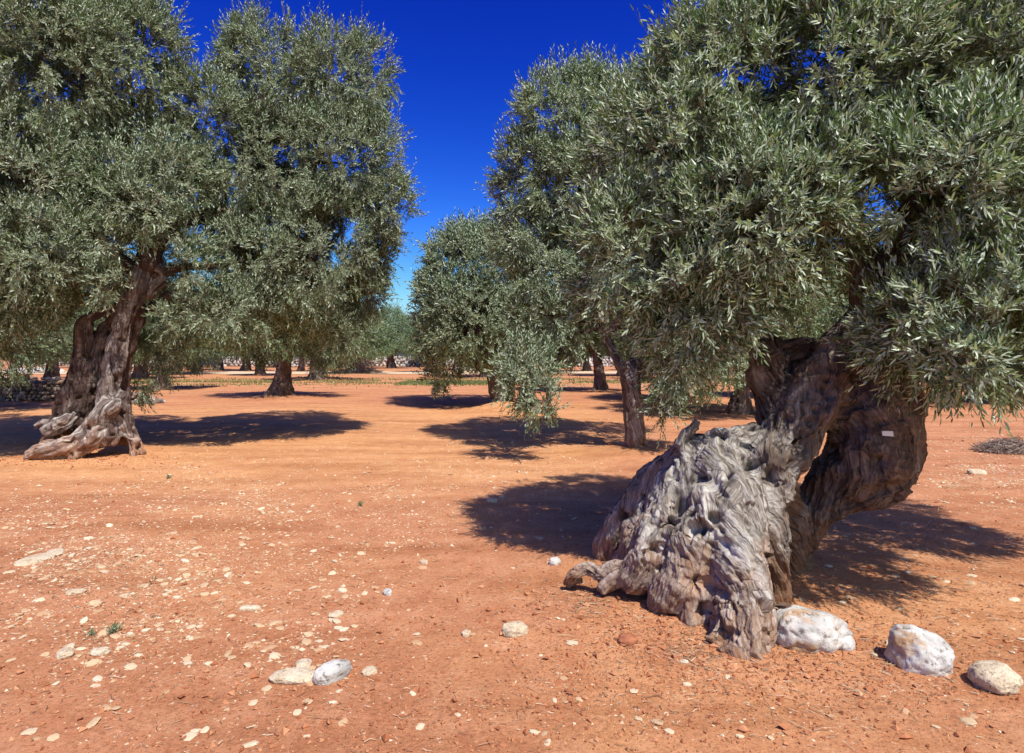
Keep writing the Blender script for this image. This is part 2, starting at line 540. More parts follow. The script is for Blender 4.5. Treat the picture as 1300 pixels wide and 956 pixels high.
    a = me.attributes.new('wood', 'FLOAT', 'POINT')
    a.data.foreach_set('value', (TW / np.maximum(W, 1e-6)).astype(np.float32))
    a = me.attributes.new('grain', 'FLOAT_VECTOR', 'POINT')
    a.data.foreach_set('vector', grain.astype(np.float32).ravel())
    me.polygons.foreach_set('use_smooth', np.full(len(me.polygons), True))
    me.materials.clear(); me.materials.append(material)
    me.name = name
    return me

def limb_mesh(paths, material, seg=9, seed=0, wob=.4, origin=(0, 0, 0)):
    ts = []
    for k, p in enumerate(paths):
        q = catmull(p, 7)
        jit = fbm(q[:, :3] * 3.0 + seed, 2, seed + k)
        q[:, 0] += .10 * jit * np.minimum(1, q[:, 3] * 12); q[:, 2] += .08 * fbm(q[:, :3] * 3.3 + 9, 2, seed + k) * np.minimum(1, q[:, 3] * 12)
        ts.append(tube_data(q, seg, seed=seed + k, wob=wob))
    V, Cn, L, G = join_tubes(ts)
    return new_mesh('branch', V - np.asarray(origin), Cn, L, attrs={'grain': ('POINT', 'FLOAT_VECTOR', G)}, smooth=True, mats=[material])

# ------------------------------------------------------------------ foliage
def leaf_cloud(name, B, D, Ln, K, ll, lw, hexa, rng, mats, droop=.12, stems=True, origin=(0, 0, 0), width_stem=.0045):
    n = len(B)
    D = norm(D)
    t = np.linspace(.12, 1.0, K)[None, :, None]
    rnd = norm(rng.normal(size=(n, 3)))
    u = norm(np.cross(D, rnd)); v = np.cross(D, u)
    j = np.arange(K)
    phi = (j // 2) * (math.pi / 2) + (j % 2) * math.pi
    phi = phi[None] + rng.normal(0, .35, (n, K))
    side = np.cos(phi)[..., None] * u[:, None] + np.sin(phi)[..., None] * v[:, None]
    a = rng.normal(.82, .22, (n, K)) * np.linspace(1.15, .45, K)[None]
    pos = B[:, None] + D[:, None] * (Ln[:, None, None] * t)
    pos[..., 2] -= droop * Ln[:, None] * (t[..., 0] ** 2)
    ca, sa = np.cos(a)[..., None], np.sin(a)[..., None]
    ld = D[:, None] * ca + side * sa
    ld = norm(ld + rng.normal(0, .10, ld.shape))
    nn = D[:, None] * sa - side * ca + rng.normal(0, .28, ld.shape) + np.array([0, 0, .25])
    wd = norm(np.cross(ld, nn)); nn = np.cross(wd, ld)
    s = ll * rng.uniform(.6, 1.15, (n, K))[..., None]
    hw = lw * .5 * rng.uniform(.75, 1.15, (n, K))[..., None]
    pos = pos.reshape(-1, 3); ld = ld.reshape(-1, 3); wd = wd.reshape(-1, 3); nn = nn.reshape(-1, 3)
    s = s.reshape(-1, 1); hw = hw.reshape(-1, 1)
    m = len(pos)
    curl = rng.normal(0.0, .07, (m, 1)) * s
    if hexa:
        vs_ = np.stack([pos, pos + ld * s * .30 - wd * hw * .92 + nn * curl * .5, pos + ld * s * .68 - wd * hw * .85 + nn * curl * .8,
                        pos + ld * s, pos + ld * s * .68 + wd * hw * .85 + nn * curl * .8, pos + ld * s * .30 + wd * hw * .92 + nn * curl * .5], 1)
        k = 6
    else:
        vs_ = np.stack([pos, pos + ld * s * .5 - wd * hw + nn * curl, pos + ld * s, pos + ld * s * .5 + wd * hw + nn * curl], 1)
        k = 4
    V = vs_.reshape(-1, 3)
    loops = np.arange(m * k)
    counts = np.full(m, k)
    tw = rng.uniform(0, 1, n)[:, None]
    fld = .5 + .9 * fbm(B * 1.7, 2, 500)
    tint = np.clip(.32 * tw + .30 * rng.uniform(0, 1, (n, K)) + .38 * fld[:, None], 0, .97).ravel()
    tint[rng.uniform(size=m) < .006] = 1.0
    mi = np.zeros(m, np.int32)
    if stems:
        e = B + D * Ln[:, None]; e[:, 2] -= droop * Ln
        mid = (B + e) / 2; mid[:, 2] += droop * Ln * .2
        sd = norm(np.cross(D, rng.normal(size=(n, 3)))) * width_stem
        sv = np.stack([B - sd * .9, mid - sd * .6, e, mid + sd * .6, B + sd * .9], 1).reshape(-1, 3)
        loops = np.concatenate([loops, m * k + np.arange(n * 5)])
        counts = np.concatenate([counts, np.full(n, 5)])
        V = np.vstack([V, sv]); mi = np.concatenate([mi, np.ones(n, np.int32)])
        tint = np.concatenate([tint, np.zeros(n)])
    V = V - np.asarray(origin)
    return new_mesh(name, V, counts, loops, mi, {'tint': ('FACE', 'FLOAT', tint)}, False, mats)

def crown_twigs(blobs, spacing, twigs_per, tl, rng, reject=None, holes=.30, hole_scale=1.1, inner=.3, back_fade=0., seed=0, up=.35, rag=.2):
    """twig bases, directions and lengths over lumpy shells; blobs rows (x,y,z,rx,ry,rz)"""
    bl = np.asarray(blobs, float)
    Bs, Ds, Ls = [], [], []
    for bi, b in enumerate(bl):
        c, r = b[:3], b[3:]
        area = 4 * math.pi * (((r[0] * r[1]) ** 1.6 + (r[0] * r[2]) ** 1.6 + (r[1] * r[2]) ** 1.6) / 3) ** (1 / 1.6)
        for layer, f0, share in ((0, 1.0, 1.0), (1, .62, inner)):
            n = max(6, int(area / spacing ** 2 * share * f0))
            d = norm(rng.normal(size=(n, 3)))
            f = f0 * (1 + rag * fbm(d * 2.2 + bi * 5.1, 2, seed + bi) * 1.4 + rng.normal(0, .05, n))
            p = c + d * r * f[:, None]
            keep = np.ones(n, bool)
            for bj, b2 in enumerate(bl):
                if bj != bi:
                    q = np.linalg.norm((p - b2[:3]) / b2[3:], axis=1)
                    keep &= ~((q < .72) & (layer == 0)) & (q > .4)
            hn = fbm(p * hole_scale, 2, seed + 77)
            keep &= (hn < holes) & (fbm(p * hole_scale * 2.6 + 5, 2, seed + 78) < holes + .02)
            if back_fade:
                keep &= ~((d[:, 1] > .35) & (rng.uniform(size=n) < back_fade))
            keep &= p[:, 2] > .25
            p, d = p[keep], d[keep]
            if reject is not None and len(p):
                k2 = ~reject(p); p, d = p[k2], d[k2]
            if not len(p): continue
            m = len(p)
            nt_ = twigs_per
            cl = rng.uniform(.6, 1.4, m)
            base = np.repeat(p, nt_, 0) + rng.normal(0, spacing * .22, (m * nt_, 3))
            dd = np.repeat(d, nt_, 0)
            bias = np.repeat(norm(rng.normal(size=(m, 3))), nt_, 0)
            dr = dd * .75 + bias * .35 + rng.normal(0, .42, dd.shape) + np.array([0, 0, up])
            low = dd[:, 2] < -.25
            dr[low, 2] -= up * 1.5 + .25
            ln_ = tl * rng.uniform(.6, 1.25, m * nt_) * np.repeat(cl, nt_)
            Bs.append(base); Ds.append(dr); Ls.append(ln_)
            # long upright shoots that feather the outline
            top = np.where((dd[:, 2] > .25) & (rng.uniform(size=len(dd)) < .2))[0]
            if len(top) and layer == 0:
                Bs.append(base[top]); sd = dd[top] * .35 + rng.normal(0, .16, (len(top), 3)) + np.array([0, 0, 1.]); Ds.append(sd)
                Ls.append(tl * rng.uniform(1.4, 2.4, len(top)))
    return np.vstack(Bs), np.vstack(Ds), np.concatenate(Ls)

def bl(px, py, y, r, ry=None, rz=None):
    p = P(px, py, y)
    return (p[0], p[1], p[2], r, ry or r, rz or r)

def strand(*rows, ground=False):
    s = [list(P(px, py, y)) + [r] for px, py, y, r in rows]
    if ground:
        a = s[0]; b = s[1]
        s.insert(0, [a[0] + (a[0] - b[0]) * .25, a[1] + (a[1] - b[1]) * .25, -.18, a[3] * 1.15])
    return s

def auto_limbs(top_pts, blobs, r0, rng, k=10):
    """curved limbs from the nearest trunk tip out to the crown lobes"""
    out = []
    order = sorted(blobs, key=lambda b: -b[3])[:k]
    for b in order:
        e = np.array(b[:3]); tp = min(top_pts, key=lambda q: np.linalg.norm(np.array(q) - e))
        s = np.array(tp); d = e - s; Lg = np.linalg.norm(d)
        m1 = s + d * .35 + np.array([0, 0, .12 * Lg]) + rng.normal(0, .05 * Lg, 3)
        m2 = s + d * .7 + np.array([0, 0, .08 * Lg]) + rng.normal(0, .05 * Lg, 3)
        out.append([[*s, r0], [*m1, r0 * .7], [*m2, r0 * .45], [*e, r0 * .22]])
    return out

# ================================================================== GROUND
MOUNDS += [(0.95, 4.0, .05, .8), (-6.6, 10.0, .05, 1.3), (-8.8, 24.0, .14, 1.3), (-0.25, 19.0, .26, .8), (2.0, 10.4, .10, .8),
           (4.0, 28.0, .12, 1.4), (-13.4, 43.0, .2, 2.0)]
rng = np.random.default_rng(11)

def sstep(a, b, x):
    t = np.clip((x - a) / (b - a), 0, 1); return t * t * (3 - 2 * t)

def build_ground():
    th = np.concatenate([np.linspace(-60, 60, 601)[:-1], np.linspace(60, 300, 161)[:-1]]) * math.pi / 180
    r = [.25]
    while r[-1] < 1400: r.append(r[-1] * (1.0095 if r[-1] < 40 else 1.03))
    r = np.array(r)
    R, T = np.meshgrid(r, th, indexing='ij')
    x = (R * np.sin(T)).ravel(); y = (R * np.cos(T)).ravel()
    x = np.append(x, 0.); y = np.append(y, 0.)
    z = H(x, y)
    nr, nth = R.shape
    i, j = np.meshgrid(np.arange(nr - 1), np.arange(nth), indexing='ij')
    a = i * nth + j; b = i * nth + (j + 1) % nth
    quads = np.stack([a, a + nth, b + nth, b], -1).reshape(-1)
    jj = np.arange(nth)
    tri = np.stack([np.full(nth, nr * nth), jj, (jj + 1) % nth], -1).reshape(-1)
    counts = np.concatenate([np.full((nr - 1) * nth, 4), np.full(nth, 3)])
    # where the soil is the sandier, more orange kind
    o = .22 + .62 * sstep(6.6, 8.6, y) * (1 - sstep(17, 23, y)) * (1 - sstep(.05, .25, x / np.maximum(y, 1)))
    o += .30 * sstep(.2, .5, x) * (1 - sstep(4.2, 5.6, y))
    o -= .35 * sstep(.5, .62, x / np.maximum(y, 1)) * sstep(5, 7, y)
    o += .15 * sstep(20, 30, y)
    me = new_mesh('ground', np.stack([x, y, z], 1), counts, np.concatenate([quads, tri]),
                  attrs={'zone': ('POINT', 'FLOAT', o)}, smooth=True, mats=[M_SOIL])
    tag(link('ground', me), kind='structure')
build_ground()

def build_track():
    m, n, ns, ln = mat('pale_track_gravel')
    b, o = out_bsdf(ns, ln, .95, .1)
    t = ntex(ns, ln, objco(ns), 3, 6, .7)
    ln.new(ramp(ns, ln, t, [(.35, (.50, .36, .22)), (.6, (.66, .52, .36))]), b.inputs['Base Color'])
    xs = np.linspace(-70, 60, 400)
    e0 = 56 + 1.2 * noise(np.stack([xs * .08, xs * 0, xs * 0], 1), 4) + .5 * noise(np.stack([xs * .6, xs * 0, xs * 0], 1), 6) + .02 * xs
    e1 = e0 + 9 + .8 * noise(np.stack([xs * .3, xs * 0 + 4, xs * 0], 1), 8)
    V = []
    for f in np.linspace(0, 1, 7):
        yy = e0 + (e1 - e0) * f
        V.append(np.stack([xs, yy, H(xs, yy) + .03], 1))
    k = len(xs); L = []
    for r_ in range(6):
        a = r_ * k + np.arange(k - 1)
        L.append(np.stack([a, a + 1, a + 1 + k, a + k], 1))
    L = np.vstack(L)
    tag(link('dirt_track', new_mesh('dirt_track', np.vstack(V), np.full(len(L), 4), L.ravel(), smooth=True, mats=[m])), kind='structure')
build_track()

def build_grass():
    # a thin green strip of grass across the far field
    n = 15000
    x = rng.uniform(-30, 14, n); y = 40 + rng.normal(0, 2.6, n) + .06 * x
    keep = noise(np.stack([x * .22, y * .5, x * 0], 1), 31) > -.12
    x2 = rng.uniform(-6.5, -.5, 9000); y2 = 37 + rng.normal(0, 1.1, 9000)
    x = np.concatenate([x[keep], x2]); y = np.concatenate([y[keep], y2])
    x3 = rng.uniform(-3.2, -1.9, 260); y3 = 8.1 + rng.normal(0, .12, 260)
    k = len(x); z = H(x, y)
    a = rng.uniform(0, math.pi, k); h = rng.uniform(.05, .13, k); w_ = rng.uniform(.02, .05, k)
    d = np.stack([np.cos(a), np.sin(a), 0 * a], 1) * w_[:, None]
    p = np.stack([x, y, z], 1)
    tip = p + np.stack([rng.normal(0, .03, k), rng.normal(0, .03, k), h], 1)
    V = np.stack([p - d, p + d, tip], 1).reshape(-1, 3)
    me = new_mesh('grass', V, np.full(k, 3), np.arange(3 * k), attrs={'tint': ('FACE', 'FLOAT', rng.uniform(0, 1, k))},
                  mats=[tinted('grass_blade', [(0, (.10, .15, .04)), (.6, (.17, .20, .07)), (1, (.30, .26, .12))])])
    tag(link('grass', me), kind='stuff')
build_grass()

# ================================================================== HERO TREE (right)
HERO = P(930, 700, 4.2); HERO[2] = 0
def build_hero():
    root = empty('olive_tree', HERO, 'nearest olive tree, its squat twisted grey trunk and bulging burl beside the white boulders', 'tree')
    S = [
        strand((940, 806, 3.47, .175), (948, 765, 3.56, .18), (932, 700, 3.78, .20), (925, 630, 4.0, .22), (915, 580, 4.2, .17), ground=True),
        strand((985, 800, 3.62, .05), (975, 780, 3.64, .06), (960, 740, 3.66, .10), ground=True),
        strand((800, 740, 4.02, .10), (830, 704, 4.0, .15), (858, 655, 4.08, .17), (880, 600, 4.25, .15), (882, 562, 4.4, .09)),
        strand((842, 765, 3.85, .13), (872, 735, 3.82, .17), (885, 690, 3.9, .20), (915, 640, 3.95, .22)),
        strand((880, 790, 3.70, .09), (890, 755, 3.74, .13), (905, 700, 3.82, .16), ground=True),
        strand((770, 702, 4.95, .11), (788, 668, 4.9, .155), (822, 628, 4.8, .16), (856, 590, 4.6, .14), (892, 568, 4.5, .12), ground=True),
        strand((800, 715, 4.55, .12), (824, 675, 4.5, .16), (852, 630, 4.5, .16), (880, 590, 4.5, .14), ground=True),
        strand((985, 735, 3.9, .085), (978, 690, 3.9, .13), (965, 635, 4.02, .18), (988, 575, 4.2, .18), (1022, 520, 4.35, .20), (1058, 470, 4.45, .21), (1092, 425, 4.5, .19), (1118, 375, 4.6, .13), (1135, 320, 4.7, .09), ground=True),
        strand((1005, 590, 4.35, .12), (1015, 530, 4.45, .13), (1040, 480, 4.6, .14)),
        strand((985, 545, 4.6, .12), (978, 500, 4.62, .14), (976, 460, 4.6, .145), (980, 436, 4.6, .11)),
        strand((972, 452, 4.55, .10), (1020, 440, 4.62, .085), (1060, 446, 4.6, .10), (1088, 425, 4.55, .15)),
        strand((1010, 735, 4.75, .13), (1012, 690, 4.7, .14), (1030, 650, 4.62, .16), (1066, 620, 4.5, .20), (1098, 596, 4.38, .235), (1118, 562, 4.32, .265), (1124, 522, 4.34, .25), (1112, 478, 4.4, .22), (1098, 440, 4.48, .19), ground=True),
        strand((985, 560, 4.6, .14), (1000, 520, 4.7, .15), (1012, 480, 4.72, .14), (1030, 460, 4.7, .12)),
        strand((1032, 528, 4.40, .12), (1062, 522, 4.42, .15), (1095, 505, 4.42, .18)),
        strand((1060, 548, 4.42, .09), (1085, 545, 4.4, .14)),
        strand((1060, 500, 4.55, .12), (1080, 480, 4.6, .16), (1105, 470, 4.6, .16)),
        strand((1040, 600, 4.6, .10), (1060, 585, 4.62, .10), (1085, 540, 4.6, .16)),
        strand((1075, 640, 4.4, .08), (1105, 628, 4.34, .12), (1138, 606, 4.3, .12), (1150, 560, 4.3, .12)),
        strand((1000, 735, 4.75, .15), (995, 670, 4.6, .17), (965, 610, 4.5, .20), (950, 570, 4.5, .12), ground=True),
        strand((900, 700, 4.5, .32), (905, 630, 4.45, .26), (925, 590, 4.45, .18), ground=True),
        strand((718, 742, 4.24, .03), (728, 728, 4.2, .04), (745, 722, 4.18, .055), (762, 730, 4.12, .04), (778, 722, 4.1, .05), (808, 722, 4.05, .07)),
        strand((765, 748, 4.08, .045), (782, 735, 4.06, .055), (800, 722, 4.05, .06)),
        strand((712, 752, 4.3, .02), (735, 735, 4.24, .04)),
        strand((862, 566, 4.3, .05), (872, 548, 4.3, .045), (884, 536, 4.3, .03)),
        strand((905, 560, 4.3, .10), (935, 560, 4.28, .11), (962, 552, 4.3, .09)),
        strand((945, 548, 4.32, .05), (958, 540, 4.34, .04)),
        strand((988, 772, 3.58, .035), (1002, 768, 3.56, .03)),
        strand((905, 815, 3.44, .06), (930, 826, 3.38, .07), (965, 818, 3.42, .07), (985, 800, 3.5, .05)),
    ]
    TON = []
    for k, q in enumerate(S):                       # pale dead wood low in front; limb and burl brown bark plus painted shade
        m = np.mean([r[:3] for r in q], axis=0)
        col = 650 + m[0] / m[1] * 800
        TON.append(1.0 if col < 960 and m[1] < 4.3 else (.15 if k in (7,) else .45 if col < 960 else .05))
    pits = []
    for px, py, y, r, d in [(925, 600, 3.85, .035, .10), (930, 575, 3.9, .04, .10), (905, 655, 3.75, .03, .08), (920, 690, 3.65, .03, .07), (885, 745, 3.62, .05, .09),
                            (975, 600, 4.0, .06, .12), (1000, 590, 4.1, .05, .12), (945, 640, 3.8, .03, .07), (815, 650, 4.35, .07, .12), (895, 780, 3.6, .05, .10),
                            (1005, 555, 4.25, .06, .14), (1045, 500, 4.28, .03, .08), (1085, 480, 4.3, .05, .10), (935, 730, 3.5, .025, .05), (1090, 555, 4.1, .04, .07),
                            (868, 640, 3.85, .06, .16), (846, 655, 3.95, .05, .16), (905, 745, 3.6, .045, .10), (950, 590, 4.0, .05, .14), (855, 600, 4.1, .05, .12), (830, 700, 3.85, .045, .10), (890, 670, 3.75, .04, .10), (1060, 560, 4.3, .06, .10), (1120, 590, 4.1, .04, .08), (900, 610, 3.95, .04, .08), (855, 700, 3.8, .03, .06), (1010, 470, 4.5, .05, .12)]:
        q = P(px, py, y); pits.append((q[0], q[1], q[2], r, d))
    for line in ([(884, 566, 4.12), (866, 598, 4.02), (852, 632, 3.96), (838, 668, 3.92), (842, 706, 3.86), (856, 738, 3.78)],
                 [(940, 566, 4.05), (952, 596, 3.95), (957, 628, 3.85), (948, 662, 3.72), (958, 700, 3.62), (948, 738, 3.5)],
                 [(915, 610, 3.9), (908, 640, 3.8), (912, 672, 3.7), (902, 704, 3.66), (908, 745, 3.55)],
                 [(1010, 560, 4.1), (1035, 520, 4.15), (1050, 480, 4.25), (1068, 440, 4.3)]):
        for (u0, v0, y0), (u1, v1, y1) in zip(line[:-1], line[1:]):
            for f in (0, .33, .66):
                q = P(u0 + (u1 - u0) * f, v0 + (v1 - v0) * f, y0 + (y1 - y0) * f)
                pits.append((q[0], q[1], q[2], .022, .040))
    me = sculpt_trunk('trunk', S, .0078, M_BARK_GREY, groove=.046, freq=11, twist=1.3, pits=pits, tones=TON, seed=3, smooth_it=2, lump=.035, origin=HERO)
    link('trunk', me, root)
    # white paper tag nailed on the burl
    q = P(1128, 551, 3.94)
    V = [(-.036, 0, -.011), (.036, 0.006, -.016), (.036, .012, .016), (-.036, .006, .018)]
    V = np.array(V); V = np.vstack([V, V + [0, .006, 0]])
    f = [[0, 1, 2, 3], [7, 6, 5, 4], [0, 4, 5, 1], [1, 5, 6, 2], [2, 6, 7, 3], [3, 7, 4, 0]]
    tg = link('tag', new_mesh('tag', V, [4] * 6, np.array(f).ravel(), mats=[plain('white_card', (.8, .8, .8), .5, .03)]), root, q - HERO)
    tg['label'] = 'small blank white tag nailed to the burl'
    blobs = [bl(800, 325, 4.6, .36, .42, .40), bl(852, 205, 4.7, .48, .6, .50), bl(885, 375, 4.35, .36, .4, .28), bl(860, 430, 4.5, .2, .3, .16),
             bl(955, 290, 4.25, .50, .5, .48), bl(935, 110, 4.7, .60, .6, .55), bl(1060, 110, 4.4, .62, .6, .58), bl(1010, 235, 4.15, .35, .4, .30),
             bl(1190, 250, 3.9, .50, .5, .42), bl(1250, 395, 3.65, .42, .45, .34), bl(1160, 430, 3.85, .24, .3, .18), bl(1215, 455, 3.5, .18, .25, .12),
             bl(1320, 270, 3.8, .55, .5, .5), bl(1260, 90, 4.3, .70, .6, .6), bl(1170, 110, 4.5, .5, .5, .5), bl(1320, 415, 3.7, .32, .4, .22),
             bl(950, -60, 4.9, .65, .7, .6), bl(1120, -110, 4.7, .8, .7, .7), bl(1330, -80, 4.8, .8, .7, .7),
             bl(1060, 210, 5.5, .7, .6, .45), bl(1260, 200, 5.3, .8, .7, .8), bl(1420, 300, 4.6, .7, .7, .7), bl(1450, 60, 4.8, .8, .7, .8), bl(900, 250, 5.5, .55, .5, .6),
             bl(1300, 420, 4.9, .5, .5, .3), bl(1130, 330, 4.9, .3, .3, .2)]
    def lit(p):
        g = p[:, :2] + np.array([-.33, .58]) * p[:, 2:3]
        x, y = g[:, 0], g[:, 1]
        px = p[:, 0] / p[:, 1] * 800 + 650; py = HZ - (p[:, 2] - CAM_Z) / p[:, 1] * 800
        rj = (y < 3.75) | ((x > .5) & (x < 1.55) & (y < 4.75)) | ((x < .45) & (y < 4.6)) | (x < -.38 + .0 * y)
        rj |= (px > 975) & (px < 1055) & (py > 335) & (py < 440)           # window to the trees beyond
        rj |= (px > 1060) & (px < 1120) & (py > 215) & (py < 250)
        rj |= (py > 445) & (px < 1120) & (px > 905)
        rj |= (px > 735) & (px < 815) & (py > 385)
        rj |= (p[:, 1] < 2.6)
        hole = ((px - 1120) / 75) ** 2 + ((py - 335) / 55) ** 2 + .6 * fbm(p * 4, 2, 71)
        rj |= (hole < 1) & (p[:, 1] < 4.7)
        rj |= (py < 80) & (px < 912 - py * 1.2)
        rj |= (px > 1100) & (py > 488)
        return rj
    B, D, Ln = crown_twigs(blobs, .097, 5, .19, np.random.default_rng(5), lit, holes=.19, hole_scale=1.9, inner=.32, back_fade=.35, seed=4, up=.35)
    me = leaf_cloud('crown', B, D, Ln, 13, .060, .0124, True, np.random.default_rng(6), [M_LEAF, M_TWIG], origin=HERO)
    link('crown', me, root)
    r_ = np.random.default_rng(8)
    tops = [P(1112, 385, 4.6), P(1132, 330, 4.7), P(1098, 400, 4.55)]
    limbs = [strand((1118, 380, 4.6, .12), (1160, 330, 4.7, .10), (1195, 270, 4.8, .085), (1225, 180, 4.9, .06), (1250, 60, 4.9, .04)),
             strand((1100, 400, 4.5, .09), (1085, 330, 4.4, .055), (1060, 322, 4.35, .045), (1035, 345, 4.3, .04), (1005, 325, 4.3, .032), (960, 300, 4.3, .02), (890, 290, 4.5, .012)),
             strand((1125, 360, 4.65, .10), (1100, 310, 4.9, .07), (1050, 230, 5.0, .05), (980, 150, 4.9, .035), (930, 100, 4.8, .02)),
             strand((1055, 343, 4.35, .035), (1075, 318, 4.4, .035), (1110, 305, 4.4, .03), (1160, 250, 4.1, .02)),
             strand((1120, 370, 4.6, .09), (1190, 350, 4.3, .05), (1250, 360, 3.95, .03), (1300, 330, 3.8, .02)),
             strand((1125, 350, 4.7, .09), (1180, 290, 5.1, .07), (1260, 220, 5.3, .05), (1400, 100, 5.0, .03))]
    for k, L in enumerate(limbs):
        link('branch', limb_mesh([L], M_BARK_GREY, 10, 3 + k, origin=HERO), root)
    small = auto_limbs(tops + [P(1050, 230, 5.0), P(1225, 180, 4.9), P(1005, 325, 4.3)], blobs, .028, r_, 20)
    link('branch', limb_mesh(small, M_BARK_GREY, 6, 40, origin=HERO), root)
build_hero()

# ================================================================== LEFT TREE
LT = P(105, 580, 10.0); LT[2] = 0
def build_left():
    root = empty('olive_tree', LT, 'old olive tree at the left, leaning brown trunk hollowed and flared at the foot', 'tree')
    S = [
        strand((68, 562, 10.0, .18), (86, 515, 10.0, .17), (102, 455, 10.1, .13), (107, 415, 10.1, .13), (110, 402, 10.1, .10), ground=True),
        strand((95, 545, 10.1, .20), (112, 500, 10.1, .17), (128, 445, 10.2, .13), (150, 398, 10.2, .11)),
        strand((136, 560, 9.7, .15), (137, 515, 9.8, .18), (143, 460, 9.95, .16), (160, 400, 10.1, .16), (180, 350, 10.2, .17), (192, 320, 10.3, .15)),
        strand((158, 560, 10.1, .14), (150, 510, 10.2, .18), (156, 450, 10.3, .17), (176, 390, 10.4, .14)),
        strand((40, 578, 9.65, .13), (62, 572, 9.6, .17), (95, 562, 9.6, .17), (122, 540, 9.65, .17), (140, 515, 9.7, .17)),
        strand((168, 572, 9.85, .09), (160, 545, 9.85, .10), (152, 515, 9.85, .16), (158, 500, 9.9, .12), ground=True),
        strand((182, 576, 10.0, .06), (168, 555, 10.0, .10), (160, 530, 10.0, .12)),
        strand((60, 548, 9.75, .11), (78, 540, 9.7, .13), (92, 530, 9.8, .1)),
        strand((45, 540, 9.8, .05), (60, 535, 9.8, .08)),
        strand((100, 572, 9.6, .12), (115, 560, 9.6, .16), (125, 548, 9.6, .15), ground=True),
        strand((110, 404, 10.1, .10), (135, 394, 10.2, .09), (160, 385, 10.2, .11)),
        strand((118, 445, 10.25, .12), (132, 420, 10.3, .12), (158, 400, 10.3, .13)),
        strand((135, 525, 9.62, .09), (150, 512, 9.62, .09)),
        strand((186, 330, 10.2, .15), (205, 350, 10.3, .1), (188, 372, 10.3, .13)),
    ]
    pits = []
    for px, py, y, r, d in [(142, 566, 9.5, .13, .16), (150, 552, 9.6, .08, .10), (124, 475, 9.95, .07, .20), (118, 500, 9.9, .08, .22), (112, 528, 9.85, .09, .22), (138, 420, 10.05, .08, .2), (130, 448, 10.0, .07, .20),
                            (88, 560, 9.5, .10, .12), (108, 545, 9.6, .08, .14), (160, 565, 9.7, .1, .2), (127, 415, 9.95, .08, .14)]:
        q = P(px, py, y); pits.append((q[0], q[1], q[2], r, d))
    me = sculpt_trunk('trunk', S, .017, M_BARK_BROWN, groove=.055, freq=6.5, twist=.35, pits=pits, tones=[.35, .3, .55, .2, 1., 1., 1., .9, .8, 1., .2, .2, 1., .75, .5], seed=21, smooth_it=2, lump=.05, origin=LT)
    link('trunk', me, root)
    A = [bl(60, 90, 10, 1.15), bl(150, 75, 10.5, .80, .9, .8), bl(185, 60, 10.6, .55), bl(-60, 150, 10, 1.4), bl(20, 240, 9.6, 1.0), bl(130, 215, 10.8, .85),
         bl(60, 330, 9.5, .75), bl(-70, 350, 10, 1.1), bl(20, -10, 10.5, 1.2), bl(130, -20, 10.6, .8), bl(125, 300, 9.8, .6, .6, .5), bl(-5, 380, 9.4, .45),
         bl(-150, 30, 11, 1.4), bl(40, 120, 12, 1.3), bl(150, 360, 9.5, .3, .3, .22), bl(90, 370, 9.7, .45, .5, .3), bl(215, 130, 11, .42, .5, .5),
         bl(185, 265, 9.7, .38), bl(150, 250, 9.8, .55), bl(205, 225, 10, .45), bl(228, 290, 9.9, .2), bl(100, 300, 12, 1.2), bl(20, 320, 12, 1.3), bl(160, 310, 13, 1.1)]
    Bb = [bl(350, 105, 12, .92), bl(335, 75, 12, .62), bl(430, 110, 12, .85), bl(470, 95, 12.2, .42, .5, .55), bl(330, 210, 11.5, 1.0), bl(440, 210, 12, .98), bl(488, 262, 12, .45, .6, .5),
          bl(400, 320, 11.8, 1.15), bl(450, 375, 12, .5), bl(325, 335, 11.2, .75), bl(265, 160, 11, .55, .6, .8), bl(240, 235, 10.8, .48), bl(225, 180, 11, .4),
          bl(235, 345, 10.2, .42, .5, .35), bl(275, 395, 10.5, .48, .5, .4), bl(310, 402, 11, .5, .6, .3), bl(220, 400, 10.4, .35, .4, .4), bl(400, 395, 12.5, .6, .7, .35), bl(400, 200, 13.2, 1.3),
          bl(170, 470, 10.6, .3, .4, .5), bl(440, 420, 12.3, .35, .5, .35), bl(235, 325, 10.3, .28), bl(430, 300, 12.2, .95), bl(462, 325, 12.5, .45), bl(425, 350, 13, .85), bl(350, 290, 12.6, .95), bl(300, 250, 12.4, .8), bl(200, 445, 10.6, .28, .3, .35)]
    def rj(p):
        px = p[:, 0] / p[:, 1] * 800 + 650; py = HZ - (p[:, 2] - CAM_Z) / p[:, 1] * 800
        r = (px > 82) & (px < 205) & (py > 375) & (p[:, 1] < 10.6)
        r |= (px > 155) & (px < 228) & (py > 306) & (py < 392) & (p[:, 1] < 10.6)
        r |= (px > 238) & (px < 272) & (py > 266) & (py < 292) & (p[:, 1] < 11.2)
        g = p[:, :2] + np.array([-.33, .58]) * p[:, 2:3]
        gx = g[:, 0] / g[:, 1] * 800 + 650; gy = HZ + CAM_Z * 800 / g[:, 1]
        r |= gy > 585
        return r
    rg = np.random.default_rng(15)
    B, D, Ln = crown_twigs(A + Bb, .155, 5, .26, rg, rj, holes=.21, hole_scale=1.15, inner=.42, back_fade=.4, seed=9, up=.45, rag=.26)
    me = leaf_cloud('crown', B, D, Ln, 13, .075, .0195, False, np.random.default_rng(16), [M_LEAF_PALE, M_TWIG], origin=LT, width_stem=.006)
    link('crown', me, root)
